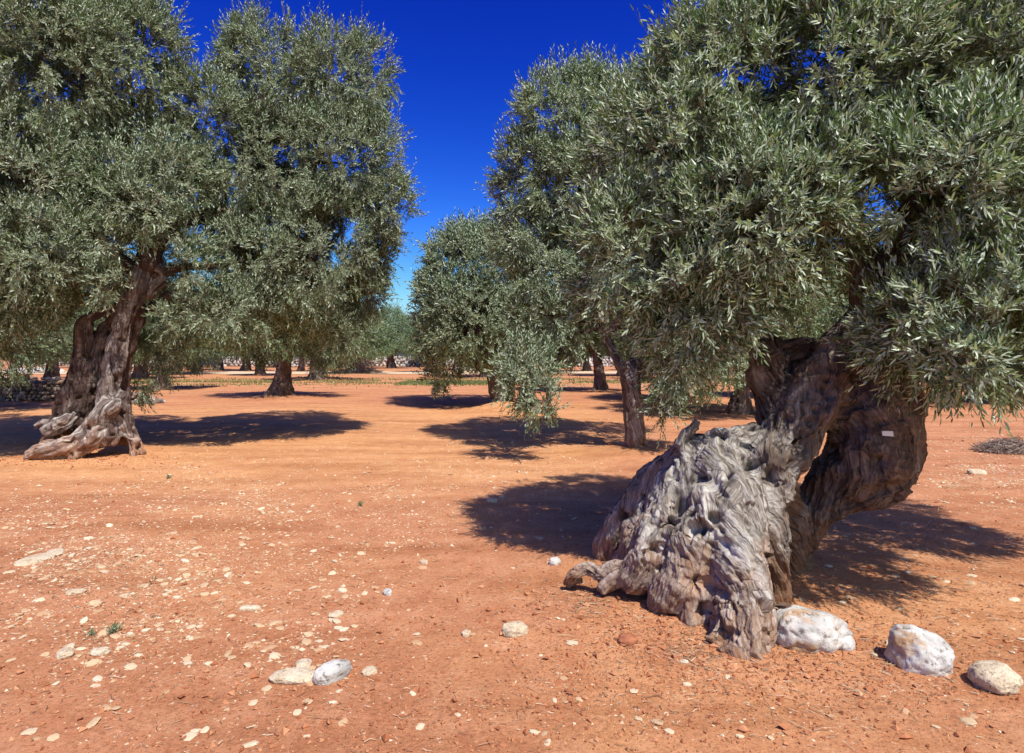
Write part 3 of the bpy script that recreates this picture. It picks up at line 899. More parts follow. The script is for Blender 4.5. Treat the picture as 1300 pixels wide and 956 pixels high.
    limbs = [strand((188, 340, 10.2, .15), (215, 290, 10.5, .14), (250, 276, 10.8, .13), (300, 272, 11.2, .12), (350, 262, 11.5, .12), (395, 215, 11.9, .09), (430, 130, 12, .05)),
             strand((188, 340, 10.2, .16), (186, 280, 10.4, .14), (170, 210, 10.6, .11), (140, 130, 10.6, .08), (120, 40, 10.6, .05)),
             strand((180, 350, 10.2, .13), (140, 320, 10.1, .11), (90, 260, 10, .09), (30, 200, 10, .07), (-60, 140, 10, .05)),
             strand((350, 262, 11.5, .11), (375, 300, 11.8, .10), (395, 350, 12, .08), (420, 400, 12.1, .05)),
             strand((192, 390, 10.4, .10), (225, 372, 10.5, .075), (260, 385, 10.6, .055), (300, 380, 11, .035)),
             strand((200, 350, 10.3, .08), (240, 338, 10.4, .065), (272, 338, 10.5, .05), (310, 330, 11, .03)),
             strand((350, 262, 11.5, .10), (340, 190, 11.6, .08), (330, 110, 11.9, .05))]
    for k, L in enumerate(limbs):
        link('branch', limb_mesh([L], M_BARK_BROWN, 10, 3 + k, origin=LT), root)
    small = auto_limbs([P(170, 210, 10.6), P(90, 260, 10), P(395, 215, 11.9), P(340, 190, 11.6), P(395, 350, 12)], A + Bb, .045, rg, 26)
    link('branch', limb_mesh(small, M_BARK_BROWN, 6, 44, origin=LT), root)
build_left()

# ================================================================== THE TWO TREES NEXT TO THE GAP
def build_center():
    base = P(808, 575, 10.4); base[2] = H(base[0], base[1])[0]
    root = empty('olive_tree', base, 'olive tree with straight brown trunk forking low, left of the twisted grey trunk', 'tree')
    S = [strand((808, 578, 10.4, .20), (805, 540, 10.4, .175), (800, 480, 10.4, .17), (797, 465, 10.4, .16), ground=True),
         strand((820, 580, 10.3, .08), (814, 555, 10.35, .09), ground=True),
         strand((797, 480, 10.4, .13), (780, 450, 10.5, .085), (765, 415, 10.6, .08), (750, 360, 10.8, .07), (735, 270, 11, .05)),
         strand((800, 478, 10.4, .14), (815, 440, 10.5, .11), (830, 390, 10.6, .10), (820, 300, 10.8, .07), (800, 220, 11, .05)),
         strand((770, 425, 10.5, .06), (790, 400, 10.4, .075), (800, 360, 10.4, .06))]
    me = sculpt_trunk('trunk', S, .018, M_BARK_BROWN, groove=.03, freq=7, twist=.2, seed=31, smooth_it=2, lump=.03, origin=base)
    link('trunk', me, root)
    blobs = [bl(715, 165, 11, .78), bl(775, 150, 11.2, .72), bl(690, 225, 11, .68), bl(745, 235, 10.8, .95), bl(800, 240, 11.6, .9), bl(672, 300, 10.9, .58),
             bl(700, 345, 10.6, .62), bl(765, 345, 10.6, .85), bl(690, 400, 10.3, .45), bl(725, 410, 10.6, .5), bl(655, 255, 11, .36), bl(740, 125, 11.2, .45, .5, .4),
             bl(672, 475, 9.7, .30, .3, .42), bl(686, 500, 9.5, .20, .2, .26), bl(655, 490, 9.6, .2, .2, .2), bl(850, 400, 10.4, .7, .7, .5), bl(850, 470, 9.9, .38, .4, .36),
             bl(872, 440, 10, .45), bl(900, 470, 10.5, .4, .4, .35), bl(845, 150, 11.5, .8), bl(870, 280, 11.8, .9), bl(760, 250, 12.5, 1.1), bl(845, 512, 9.9, .17, .2, .25), bl(690, 528, 9.5, .10, .1, .14)]
    def rj(p):
        px = p[:, 0] / p[:, 1] * 800 + 650; py = HZ - (p[:, 2] - CAM_Z) / p[:, 1] * 800
        r = (px > 735) & (px < 825) & (py > 428)
        r |= (px > 700) & (px < 830) & (py > 455)
        r |= (px > 742) & (px < 800) & (py > 385)
        return r
    rg = np.random.default_rng(25)
    B, D, Ln = crown_twigs(blobs, .15, 5, .25, rg, rj, holes=.26, hole_scale=1.3, inner=.3, back_fade=.5, seed=19, up=.42, rag=.24)
    me = leaf_cloud('crown', B, D, Ln, 12, .078, .021, False, np.random.default_rng(26), [M_LEAF, M_TWIG], origin=base, width_stem=.006)
    link('crown', me, root)
    small = auto_limbs([P(735, 270, 11), P(800, 220, 11), P(800, 360, 10.4), P(765, 415, 10.6)], blobs, .04, rg, 20)
    link('branch', limb_mesh(small, M_BARK_BROWN, 6, 44, origin=base), root)

    base = P(636, 518, 19.5); base[2] = H(base[0], base[1])[0]
    root = empty('olive_tree', base, 'rounded olive tree left of the hanging spray, its foliage reaching low over its own shadow', 'tree')
    S = [strand((632, 512, 19.5, .26), (628, 485, 19.5, .22), (622, 455, 19.5, .2), (605, 420, 19.5, .13), ground=True),
         strand((642, 512, 19.6, .22), (648, 480, 19.6, .18), (655, 450, 19.6, .14), (665, 420, 19.6, .1), ground=True),
         strand((612, 470, 19.6, .12), (600, 455, 19.6, .11), (590, 430, 19.6, .09))]
    link('trunk', sculpt_trunk('trunk', S, .035, M_BARK_FAR, groove=.05, freq=4, twist=.2, seed=41, lump=.05, origin=base), root)
    blobs = [bl(592, 345, 20, 1.1), bl(610, 335, 20.5, .9), bl(570, 380, 19.6, .85), bl(640, 350, 20, 1.3), bl(560, 425, 19.6, .7), bl(600, 410, 19.2, 1.1), bl(655, 420, 19.5, 1.1),
             bl(590, 312, 20, .4, .5, .4), bl(568, 450, 19.6, .55, .7, .5), bl(610, 360, 21.5, 1.8), bl(555, 480, 19.6, .28, .3, .3), bl(680, 380, 20.5, 1.2), bl(545, 400, 20, .35)]
    rg = np.random.default_rng(35)
    B, D, Ln = crown_twigs(blobs, .25, 5, .36, rg, None, holes=.34, hole_scale=.8, inner=.3, back_fade=.4, seed=29, up=.42, rag=.25)
    link('crown', leaf_cloud('crown', B, D, Ln, 12, .12, .036, False, np.random.default_rng(36), [M_LEAF_PALE, M_TWIG], origin=base, width_stem=.009), root)
    link('branch', limb_mesh(auto_limbs([P(605, 420, 19.5), P(665, 420, 19.6)], blobs, .07, rg, 10), M_BARK_FAR, 6, 44, origin=base), root)
build_center()

# ================================================================== THE GROVE BEHIND
def grove_tree(seed, height, spread, trunk_r, leaf, lean, label, loc, nb=12, twin=False, trunk_h=1.5, K=10, spacing=.33, mats=None):
    rg = np.random.default_rng(seed)
    root = empty('olive_tree', loc, label, 'tree', 'olive trees standing in rows behind')
    t1 = [lean * .5, 0, trunk_h * .6]; t2 = [lean, .1, trunk_h * 1.15]
    S = [[[0, 0, -.3, trunk_r * 1.9], [0, 0, .15, trunk_r * 1.45], [t1[0], 0, t1[2], trunk_r], [t2[0], .1, t2[2], trunk_r * .9]]]
    for k in range(4):
        a = rg.uniform(0, 6.28)
        S.append([[math.cos(a) * trunk_r * 2.4, math.sin(a) * trunk_r * 2.4, -.15, trunk_r * .4], [math.cos(a) * trunk_r * 1.2, math.sin(a) * trunk_r * 1.2, .2, trunk_r * .5], [t1[0], 0, t1[2], trunk_r * .6]])
    tips = []
    for k in range(3):
        a = rg.uniform(0, 2.1) + k * 2.1
        tip = [t2[0] + math.cos(a) * spread * .4, t2[1] + math.sin(a) * spread * .4, trunk_h + (height - trunk_h) * .5]
        S.append([[*t2, trunk_r * .7], [t2[0] + math.cos(a) * spread * .22, t2[1] + math.sin(a) * spread * .22, trunk_h * 1.5, trunk_r * .5], [*tip, trunk_r * .25]])
        tips.append(tip)
    link('trunk', sculpt_trunk('trunk', S, max(.03, leaf * .4), M_BARK_FAR, groove=.05, freq=3.5, twist=.4, seed=seed, lump=.08), root)
    blobs = []
    cz = trunk_h + (height - trunk_h) * .5
    for k in range(nb):
        a = k * 2.4 + rg.uniform(-.4, .4); h = (k + .5) / nb
        z = trunk_h * 1.05 + (height - trunk_h) * (.10 + .72 * h)
        rr = spread * (.72 if h < .55 else .72 - (h - .55) * 1.1) * rg.uniform(.75, 1.1)
        r = spread * rg.uniform(.36, .5) * (1 - .25 * h)
        blobs.append((t2[0] + math.cos(a) * rr, t2[1] + math.sin(a) * rr, z, r, r, r * rg.uniform(.8, 1.15)))
    blobs.append((t2[0], t2[1], cz + .3, spread * .62, spread * .62, (height - trunk_h) * .42))
    B, D, Ln = crown_twigs(blobs, spacing, 5, spacing * 1.35, rg, None, holes=.36, hole_scale=.7, inner=.22, seed=seed, up=.4, rag=.25)
    link('crown', leaf_cloud('crown', B, D, Ln, K, leaf, leaf * .32, False, rg, mats or [M_LEAF_FAR, M_TWIG], stems=leaf < .15, width_stem=.01), root)
    return root

def gp(px, y):
    x = (px - 650) / 800 * y
    return (x, y, H(x, y)[0] - .03)

mid_a = grove_tree(101, 5.3, 2.2, .30, .115, .1, 'dark trunked olive tree on a mound of roots, under the tall left crown', gp(358, 24), trunk_h=1.5, spacing=.27)
mid_b = grove_tree(102, 5.6, 2.4, .24, .12, -.2, 'small trunked olive tree just left of the straight brown trunk, farther back', gp(763, 28), trunk_h=1.5, spacing=.28)
far_a = grove_tree(103, 6.6, 3.0, .38, .20, .2, 'slim dark olive trunk in its own shade, between the root mound tree and the track', gp(401, 41), trunk_h=2.6, K=9, spacing=.45)
far_b = grove_tree(104, 7.4, 3.4, .45, .22, -.3, 'olive tree with forked trunk below the sky gap, before the far white wall', gp(497, 82), trunk_h=2.5, K=9, spacing=.5)
G = 'olive trees standing in rows behind'
copies = [
    (mid_b, 940, 17.5, 1.9, .95, 'olive tree with short upright trunk just left of the grey burl column'),
    (mid_a, 205, 30.0, 1.1, .95, 'olive tree with pale leaning stem behind the right side of the leaning brown trunk'),
    (far_a, 66, 36.0, 2.0, .80, 'low green olive tree with a stout black trunk just behind the near stone wall'),
    (mid_b, -12, 31.0, .4, 1.15, 'olive tree cut by the left edge of the photo, behind the near stone wall'),
    (far_b, 222, 54.0, .8, .85, 'olive tree with a pale trunk leaning right, beside the track at the left'),
    (mid_b, -50, 18.5, 3.6, .9, 'olive tree at the left border of the photo, shading the near stone wall'),
    (mid_a, 862, 22.5, 2.2, .85, 'small olive tree in shade right of the straight brown trunk, under the hanging leaves'),
    (far_a, 250, 60.0, 4.4, .8, 'far olive tree left of the farmhouse, its trunk at the edge of the track'),
    (far_b, 312, 68.0, 2.9, .85, 'far olive tree right of the farmhouse, low crown over the track'),
    (far_b, 352, 88.0, 5.0, .9, 'distant olive tree directly behind the root mound tree'),
    (far_a, 580, 72.0, 1.9, .85, 'far olive tree above the cluster of white boulders'),
    (far_b, 655, 78.0, 4.6, .9, 'distant olive tree behind the fork of the rounded tree'),
    (far_a, 745, 66.0, 3.9, .85, 'far olive tree right of the tiny white hut'),
    (far_b, 830, 70.0, 2.4, .95, 'distant olive tree right behind the straight brown trunk fork'),
    (far_a, 915, 58.0, 5.6, .9, 'far olive tree left of the grey burl column'),
    (far_a, 447, 70.0, .4, .7, 'low olive tree behind the heap of brown brushwood'),
    (far_b, 108, 86.0, 1.3, .9, 'distant olive tree left of the leaning brown trunk'),
    (far_a, 186, 88.0, 3.0, .9, 'distant olive tree right of the leaning brown trunk'),
    (far_b, 452, 57.0, 3.3, .78, 'olive tree between the track and the sky gap, left of the forked trunk'),
    (far_a, 545, 62.0, 1.0, .8, 'olive tree on the track side, directly under the right rim of the sky gap'),
    (far_a, 330, 52.0, 5.0, .8, 'olive tree between the root mound tree and the pale track, left side'),
    (far_b, 178, 44.0, 2.6, .8, 'olive tree on the green strip just right of the leaning brown trunk'),
    (far_a, 400, 98.0, 2.1, 1.0, 'distant olive tree by the white wall above the slim dark trunk'),
    (far_a, 278, 72.0, 2.6, 1.0, 'olive tree with a dark trunk beyond the track, nearest the white farmhouse'),
    (far_a, 430, 84.0, 4.1, 1.0, 'thin trunked olive tree beyond the track, first right of the slim dark trunk'),
    (far_b, 461, 96.0, 2.2, .9, 'broad based olive tree against the far white wall, left of the forked one'),
    (far_a, 537, 90.0, 5.2, .95, 'olive tree against the far white wall, right of the sky gap'),
    (far_b, 618, 48.0, 3.6, .85, 'olive tree behind the rounded tree, its shade on the green grass strip'),
    (far_b, 700, 60.0, 1.6, .8, 'olive tree in the far field behind the hanging spray'),
    (far_a, 790, 50.0, .3, .9, 'far olive tree directly behind the straight brown trunk'),
    (far_b, 870, 42.0, 5.0, .8, 'far olive tree seen right of the straight brown trunk under hanging leaves'),
    (mid_a, 1030, 24.0, 3.0, 1.0, 'sunlit olive tree seen through the gap above the burl column'),
    (far_a, 1010, 40.0, 2.2, .95, 'far olive tree hidden mostly behind the huge grey trunk'),
    (mid_b, 1195, 21.5, 4.4, 1.0, 'olive tree behind the right burl with a dark band of shade beneath'),
    (mid_a, 1390, 20.5, 5.2, 1.15, 'olive tree at the right border, its shade crossing the red ground'),
    (far_b, 1120, 52.0, .2, .9, 'far olive tree behind the top of the huge trunk'),
    (far_a, 1275, 38.0, 1.2, .85, 'far olive tree at the right edge behind the leaves'),
    (far_a, 150, 62.0, 3.3, .9, 'far olive tree behind the leaning brown trunk'),
    (far_b, 20, 70.0, 2.5, .95, 'far olive tree at the left by the pale rubble'),
    (far_b, 330, 100.0, 1.0, .95, 'distant olive tree behind the root mound tree, left side'),
    (far_a, 382, 66.0, .9, .75, 'small distant olive tree touching the right side of the root mound tree'),
    (mid_b, 120, 47.0, 2.9, .9, 'olive tree behind the foot of the leaning trunk, beyond the near wall'),
]
def nat(src, px, y, rz, sc, lab):
    return copy_tree(src, gp(px, y), rz, sc, lab, G)
for a in copies: nat(*a)
rg0 = np.random.default_rng(77)
nf = 0
for k, px in enumerate(range(-60, 1420, 68)):
    y = 118 + 22 * rg0.uniform()
    sc = .82 + .25 * rg0.uniform()
    if 455 < px < 545: sc = .72
    c = copy_tree(far_a if k % 2 else far_b, gp(px + rg0.uniform(-12, 12), y), rg0.uniform(0, 6.28), sc, 'distant olive tree in the last row beyond the far wall', 'last row of olive trees beyond the far wall')

# ================================================================== WALLS, HOUSE, CAR
def ico(sub):
    import bmesh
    bm = bmesh.new(); bmesh.ops.create_icosphere(bm, subdivisions=sub, radius=1.0)
    v = np.array([q.co[:] for q in bm.verts]); f = np.array([[q.index for q in fc.verts] for fc in bm.faces]); bm.free()
    return v, f
ICO1, ICO2, ICO3, ICO4, ICO5 = ico(1), ico(2), ico(3), ico(4), ico(5)

def rock_shape(base, seed, blocky=.5, rough=.18, freq=1.3):
    v = base[0].copy()
    v = v * (1 - blocky) + np.sign(v) * np.abs(v) ** .6 * blocky
    nn = norm(v)
    return v + nn * (rough * fbm(v * freq + seed * 3.7, 4, seed))[:, None]

def stones_mesh(name, pos, size, rg, material, base=ICO2, blocky=.6, kinds=10):
    shapes = [rock_shape(base, 300 + k, blocky, .22, 1.2) for k in range(kinds)]
    V, Fc, T = [], [], []
    off = 0
    for i in range(len(pos)):
        a = rg.uniform(0, 6.28); c, s = math.cos(a), math.sin(a)
        v = shapes[rg.integers(kinds)] * size[i]
        b_ = rg.normal(0, .2)
        v = np.stack([v[:, 0] * c - v[:, 1] * s, v[:, 0] * s + v[:, 1] * c, v[:, 2] + v[:, 0] * b_], 1)
        V.append(v + pos[i]); Fc.append(base[1] + off); off += len(v)
        T.append(np.full(len(base[1]), rg.uniform()))
    Fc = np.vstack(Fc)
    return new_mesh(name, np.vstack(V), np.full(len(Fc), 3), Fc.ravel(), attrs={'tint': ('FACE', 'FLOAT', np.concatenate(T))}, smooth=False, mats=[material])

def dry_wall(name, x0, y0, x1, y1, h, s, thick, material, seed, label, ragged=.2, base=ICO2):
    rg = np.random.default_rng(seed)
    L = math.hypot(x1 - x0, y1 - y0); n = int(L / (s * 1.45)); rows = int(h / (s * .95))
    ux, uy = (x1 - x0) / L, (y1 - y0) / L
    pos, size = [], []
    for i in range(n):
        top = h * (1 - ragged * (.5 + .5 * math.sin(i * .7 + seed) + rg.uniform(-.6, .6)))
        for r in range(rows):
            z = (r + .45) * s * .95
            if z > top: break
            for side in (-1, 1):
                t = (i + .5 * (r % 2) + rg.uniform(-.25, .25)) * s * 1.45
                off = side * thick * .5 * (1 - .3 * z / h) + rg.normal(0, s * .12)
                x = x0 + ux * t - uy * off; y = y0 + uy * t + ux * off
                pos.append((x, y, z + H(x, y)[0] + rg.normal(0, s * .08)))
                q = s * rg.uniform(.55, 1.0)
                size.append((q * rg.uniform(.7, 1.15), q * .7, q * rg.uniform(.45, .75)))
        # hearting between the faces
        x = x0 + ux * (i + .5) * s * 1.45; y = y0 + uy * (i + .5) * s * 1.45
        pos.append((x, y, top * .5 + H(x, y)[0])); size.append((s * .85, thick * .42, top * .47))
    pos = np.array(pos); size = np.array(size)
    root = tag(link(name, stones_mesh(name, pos, size, rg, material, base)), label, 'wall')
    return root

dry_wall('dry_stone_wall', -19.5, 22.6, -15.55, 22.1, .98, .13, .6, M_WALLSTONE, 3, 'low dark dry stone wall ending behind the leaning brown trunk at the left', ragged=.3)
dry_wall('dry_stone_wall', -75, 99, -12, 95, 1.75, .42, .8, M_FARSTONE, 5, 'long white stone wall in the distance left of the sky gap and below it', base=ICO1, ragged=.12)
dry_wall('dry_stone_wall', -11.6, 95, 26, 97, 1.7, .42, .8, M_FARSTONE, 6, 'long white stone wall in the distance right of the sky gap', base=ICO1, ragged=.12)

def rubble(px, py, y, w_, h_, n, s, label, material, seed):
    rg = np.random.default_rng(seed); c = P(px, py, y)
    pos, size = [], []
    for i in range(n):
        a = rg.uniform(0, 6.28); r = math.sqrt(rg.uniform())
        x = c[0] + math.cos(a) * r * w_; yy = y + math.sin(a) * r * w_ * .5
        z = h_ * (1 - r) * rg.uniform(.2, 1)
        q = s * rg.uniform(.5, 1.1)
        pos.append((x, yy, H(x, yy)[0] + z + q * .1)); size.append((q, q * .8, q * .65))
    tag(link('stone_heap', stones_mesh('stone_heap', np.array(pos), np.array(size), rg, material)), label, 'stone heap')
rubble(180, 500, 21.5, .75, .45, 90, .13, 'small heap of pale field stones just right of the leaning trunk', M_WALLSTONE, 4)
rubble(596, 469, 66, 1.6, .9, 26, .45, 'cluster of white boulders in the far field left of the rounded tree foot', M_FARSTONE, 8)
rubble(45, 462, 60, 2.6, .8, 50, .4, 'pale heap of rubble in the far field at the left edge', M_FARSTONE, 9)

def boxv(x0, y0, z0, x1, y1, z1):
    v = [(x0, y0, z0), (x1, y0, z0), (x1, y1, z0), (x0, y1, z0), (x0, y0, z1), (x1, y0, z1), (x1, y1, z1), (x0, y1, z1)]
    f = [(0, 3, 2, 1), (4, 5, 6, 7), (0, 1, 5, 4), (1, 2, 6, 5), (2, 3, 7, 6), (3, 0, 4, 7)]
    return v, f
def boxes(name, bs, material, parent):
    V, F_ = [], []
    for b in bs:
        v, f = boxv(*b); F_ += [tuple(i + len(V) for i in q) for q in f]; V += v
    me = new_mesh(name, np.array(V, float), np.full(len(F_), 4), np.array(F_).ravel(), mats=[material])
    return link(name, me, parent)

M_WHITE = plain('whitewash', (.72, .72, .74), .8, .06, 1.5)
M_ROOF = plain('roof_parapet', (.62, .58, .55), .8, .1)
M_GLASSY = plain('dark_window_glass', (.03, .035, .04), .2, .1)
M_DOOR = plain('blue_door_wood', (.08, .11, .16), .5, .15)
M_CAR = plain('dark_blue_car_paint', (.03, .045, .08), .25, .05)
M_TYRE = plain('tyre_rubber', (.02, .02, .02), .9, .1)
M_RIM = plain('wheel_rim', (.4, .4, .42), .4, .05)
def house(px, y, wd, dp, h, label):
    x, _, z = gp(px, y)
    r = empty('farmhouse', (x, y, z), label, 'house')
    wallb = [(-wd / 2, 0, -.2, wd / 2, dp, h)]
    wl = boxes('wall', wallb, M_WHITE, r)
    boxes('roof', [(-wd / 2 - .1, -.1, h + .003, wd / 2 + .1, dp + .1, h + .22)], M_ROOF, r)
    d = boxes('door', [(-.5, -.04, 0, .5, .02, 2.1)], M_DOOR, r)
    for cx in (-wd * .32, wd * .32):
        wn = boxes('window', [(cx - .45, -.05, 1.0, cx + .45, .01, 2.0)], M_GLASSY, r)
        boxes('sill', [(cx - .55, -.14, .9, cx + .55, -.0, .99)], M_ROOF, wn)
house(240, 106, 7.5, 5, 3.1, 'small flat roofed white farmhouse far off behind the left field trees')
house(722, 104, 4.2, 4, 2.6, 'tiny white hut far off behind the hanging spray')
def car(px, y, label):
    x, _, z = gp(px, y)
    r = empty('parked_car', (x, y, z), label, 'car')
    prof = [(-2.0, .35), (-2.05, .75), (-1.2, .95), (-.6, 1.42), (.85, 1.45), (1.5, 1.0), (2.0, .9), (2.05, .35)]
    V = [(a, -.8, b) for a, b in prof] + [(a, .8, b) for a, b in prof]
    n = len(prof); loops = list(range(n)) + list(range(2 * n - 1, n - 1, -1)); counts = [n, n]
    for i in range(n):
        j = (i + 1) % n; loops += [i, i + n, j + n, j]; counts.append(4)
    link('body', new_mesh('body', np.array(V, float), counts, loops, mats=[M_CAR]), r)
    for a0, a1 in ((-.95, -.05), (.05, .95)):
        boxes('side_window', [(a0 + .15, -.815, .98, a1 - .15, -.80, 1.34)], M_GLASSY, r)
    for a in (-1.25, 1.25):
        for s in (-.78, .62):
            p = catmull([[a, s, .32, .32], [a, s + .08, .32, .32], [a, s + .16, .32, .32]], 2)
            v, q, caps, g = tube_data(p, 16)
            wh = link('wheel', new_mesh('wheel', v, [4] * len(q) + [16, 16], np.concatenate([q.ravel(), np.array(caps).ravel()]), mats=[M_TYRE]), r)
            
car(263, 92, 'dark car parked far off beside the white farmhouse')

# ================================================================== BOULDERS AND NAMED STONES
def boulder(px, py, y, sx, sy, sz, rot, seed, label, material=M_ROCK, base=ICO5, sink=.25, cat='boulder', blocky=.25, rough=.22, name='boulder', freq=1.1, skew=0.):
    x = (px - 650) / 800 * y
    v = rock_shape(base, seed, blocky, rough, freq)
    if base is ICO5:
        q = v * 3.1 + seed
        nn = norm(v)
        v = v + nn * (-.10 * np.clip(fbm(q, 3, seed + 2) - .10, 0, 1) * 2.2 + .04 * fbm(v * 9, 4, seed + 9, .6))[:, None]
        pk = noise(v * 8 + 3, seed + 4)
        v = v - nn * (.28 * np.clip(pk - .36, 0, 1))[:, None]
    v[:, 2] *= 1 - skew * v[:, 0]
    me = new_mesh(name, v * [sx, sy, sz], np.full(len(base[1]), 3), base[1].ravel(), smooth=base is ICO5, mats=[material])
    o = link(name, me, None, (x, y, H(x, y)[0] + sz * (1 - sink * 2) * .9))
    o.rotation_euler = (0, 0, rot)
    tag(o, label, cat)
    return o
boulder(1029, 815, 3.50, .215, .15, .125, .15, 5, 'large white boulder leaning against the right foot of the grey trunk', sink=.25, skew=.30, rough=.34, freq=1.3)
boulder(1168, 838, 3.27, .142, .12, .128, -.3, 12, 'white pitted boulder standing alone, middle of the three in the right foreground', sink=.27, skew=.22, rough=.36, freq=1.4, blocky=.4)
boulder(1263, 862, 3.06, .105, .10, .07, .4, 17, 'smallest boulder at the bottom right corner, stained yellow brown', M_CHIP, sink=.2)
boulder(1068, 806, 3.46, .06, .07, .05, .4, 19, 'small white stone tucked against the right end of the large white boulder', M_ROCK, sink=.3, cat='stone', name='stone', base=ICO4)

named = [(372, 859, .115, .06, .03, M_CHIP, 'flat cream stone at the bottom edge, left of the grey white one'),
         (421, 858, .10, .06, .05, M_ROCK, 'grey white flat topped stone at the bottom edge, right of the flat cream one'),
         (385, 843, .05, .04, .02, M_CHIP, 'small cream stone just above the flat stones at the bottom edge'),
         (469, 853, .035, .04, .015, M_CHIP, 'small square cream stone right of the grey white stone at the bottom edge'),
         (654, 806, .075, .06, .042, M_CHIP, 'jagged pale stone alone on bare soil left of the grey trunk'),
         (592, 806, .03, .025, .018, M_CHIP, 'round pale stone left of the jagged pale stone'),
         (83, 832, .055, .04, .022, M_CHIP, 'oval white stone near the bottom left corner'),
         (127, 829, .05, .035, .02, M_CHIP, 'cream wedge shaped stone right of the oval white stone'),
         (704, 717, .05, .04, .035, M_ROCK, 'bluish white stone in the shade left of the twisted roots'),
         (492, 751, .04, .03, .022, M_ROCK, 'small bright white stone in the middle of the open soil'),
         (538, 712, .035, .025, .02, M_CHIP, 'small cream stone above the bright white one in the open soil'),
         (96, 754, .06, .04, .018, M_CHIP, 'flat pale slab on the left soil above the oval white stone'),
         (45, 712, .15, .09, .02, M_CHIP, 'wide flat limestone slab showing through the soil at the left edge'),
         (70, 703, .10, .06, .018, M_CHIP, 'narrow limestone slab right behind the wide slab at the left edge'),
         (317, 772, .07, .03, .02, M_CHIP, 'long thin cream stone in the left foreground'),
         (427, 779, .05, .035, .02, M_CHIP, 'three cornered cream stone lying above the bottom flat stones'),
         (415, 693, .0, 0, 0, None, ''),
         (625, 638, .06, .04, .03, M_CHIP, 'pale stone at the tip of the shadow left of the grey trunk'),
         (797, 822, .055, .05, .03, None, 'brown earth clod left of the front foot of the grey trunk'),
         (238, 740, .0, 0, 0, None, ''),
         (1110, 834, .018, .012, .01, M_CHIP, 'tiny yellow pebble between the large and the middle boulder'),
         (1240, 603, .12, .08, .05, M_CHIP, 'flat pale stone right of the burl on stony red ground')]
M_CLOD = plain('earth_clod', (.33, .12, .06), .95, .3, 30)
for k, (px, py, sx, sy, sz, m_, lab) in enumerate(named):
    if sx == 0: continue
    y = CAM_Z * 800 / (py - HZ)
    boulder(px, py, y, sx, sy, sz, k * .9, 60 + k, lab, m_ or M_CLOD, ICO4, sink=.28, cat='stone', blocky=.45, rough=.3, name='stone' if m_ else 'earth_clod')

# ------------------------------------------------------------------ loose limestone chips
def image_density(px, py):
    """how stony the soil is where the photograph shows this point (0..1)"""
    d = .10 + 0 * px
    def g(cx, cy, sx, sy, a):
        return a * np.exp(-((px - cx) / sx) ** 2 - ((py - cy) / sy) ** 2)
    d = d + g(130, 720, 190, 80, .7) + g(60, 690, 90, 40, .6) + g(300, 660, 200, 40, .6) + g(225, 598, 50, 8, .9) + g(350, 780, 160, 50, .55)
    d = d + g(60, 800, 120, 50, .4) + g(490, 660, 60, 30, .9) + g(1235, 610, 90, 30, 1.2) + g(1260, 560, 60, 20, .6) + g(630, 600, 100, 14, .5) + g(400, 620, 200, 25, .3) + g(700, 560, 120, 20, .4)
    d = d * (1 - .9 * np.exp(-((px - 640) / 170) ** 2 - ((py - 770) / 75) ** 2)) * (1 - .85 * np.exp(-((px - 140) / 260) ** 2 - ((py - 590) / 16) ** 2) * (np.abs(px - 225) > 45))
    return np.clip(d, 0, 1.4)

def scatter(n, rg, y0=2.6, y1=16.):
    out = []
    while len(out) < n:
        k = n * 4
        y = 1 / rg.uniform(1 / y1, 1 / y0, k) if False else rg.uniform(y0, y1, k) ** 1.0
        x = rg.uniform(-.92, .92, k) * y
        px = 650 + x / y * 800; py = HZ + CAM_Z * 800 / y
        ok = rg.uniform(size=k) < image_density(px, py) * (.35 + .65 * (fbm(np.stack([x * 1.1, y * 1.1, 0 * x], 1), 3, 51) > .02))
        ok &= ~((x > .35) & (x < 1.75) & (y > 3.3) & (y < 5.2))
        ok &= ~((x < -5.3) & (x > -8) & (y > 9.2) & (y < 10.8))
        out += list(zip(x[ok], y[ok]))
    return np.array(out[:n])

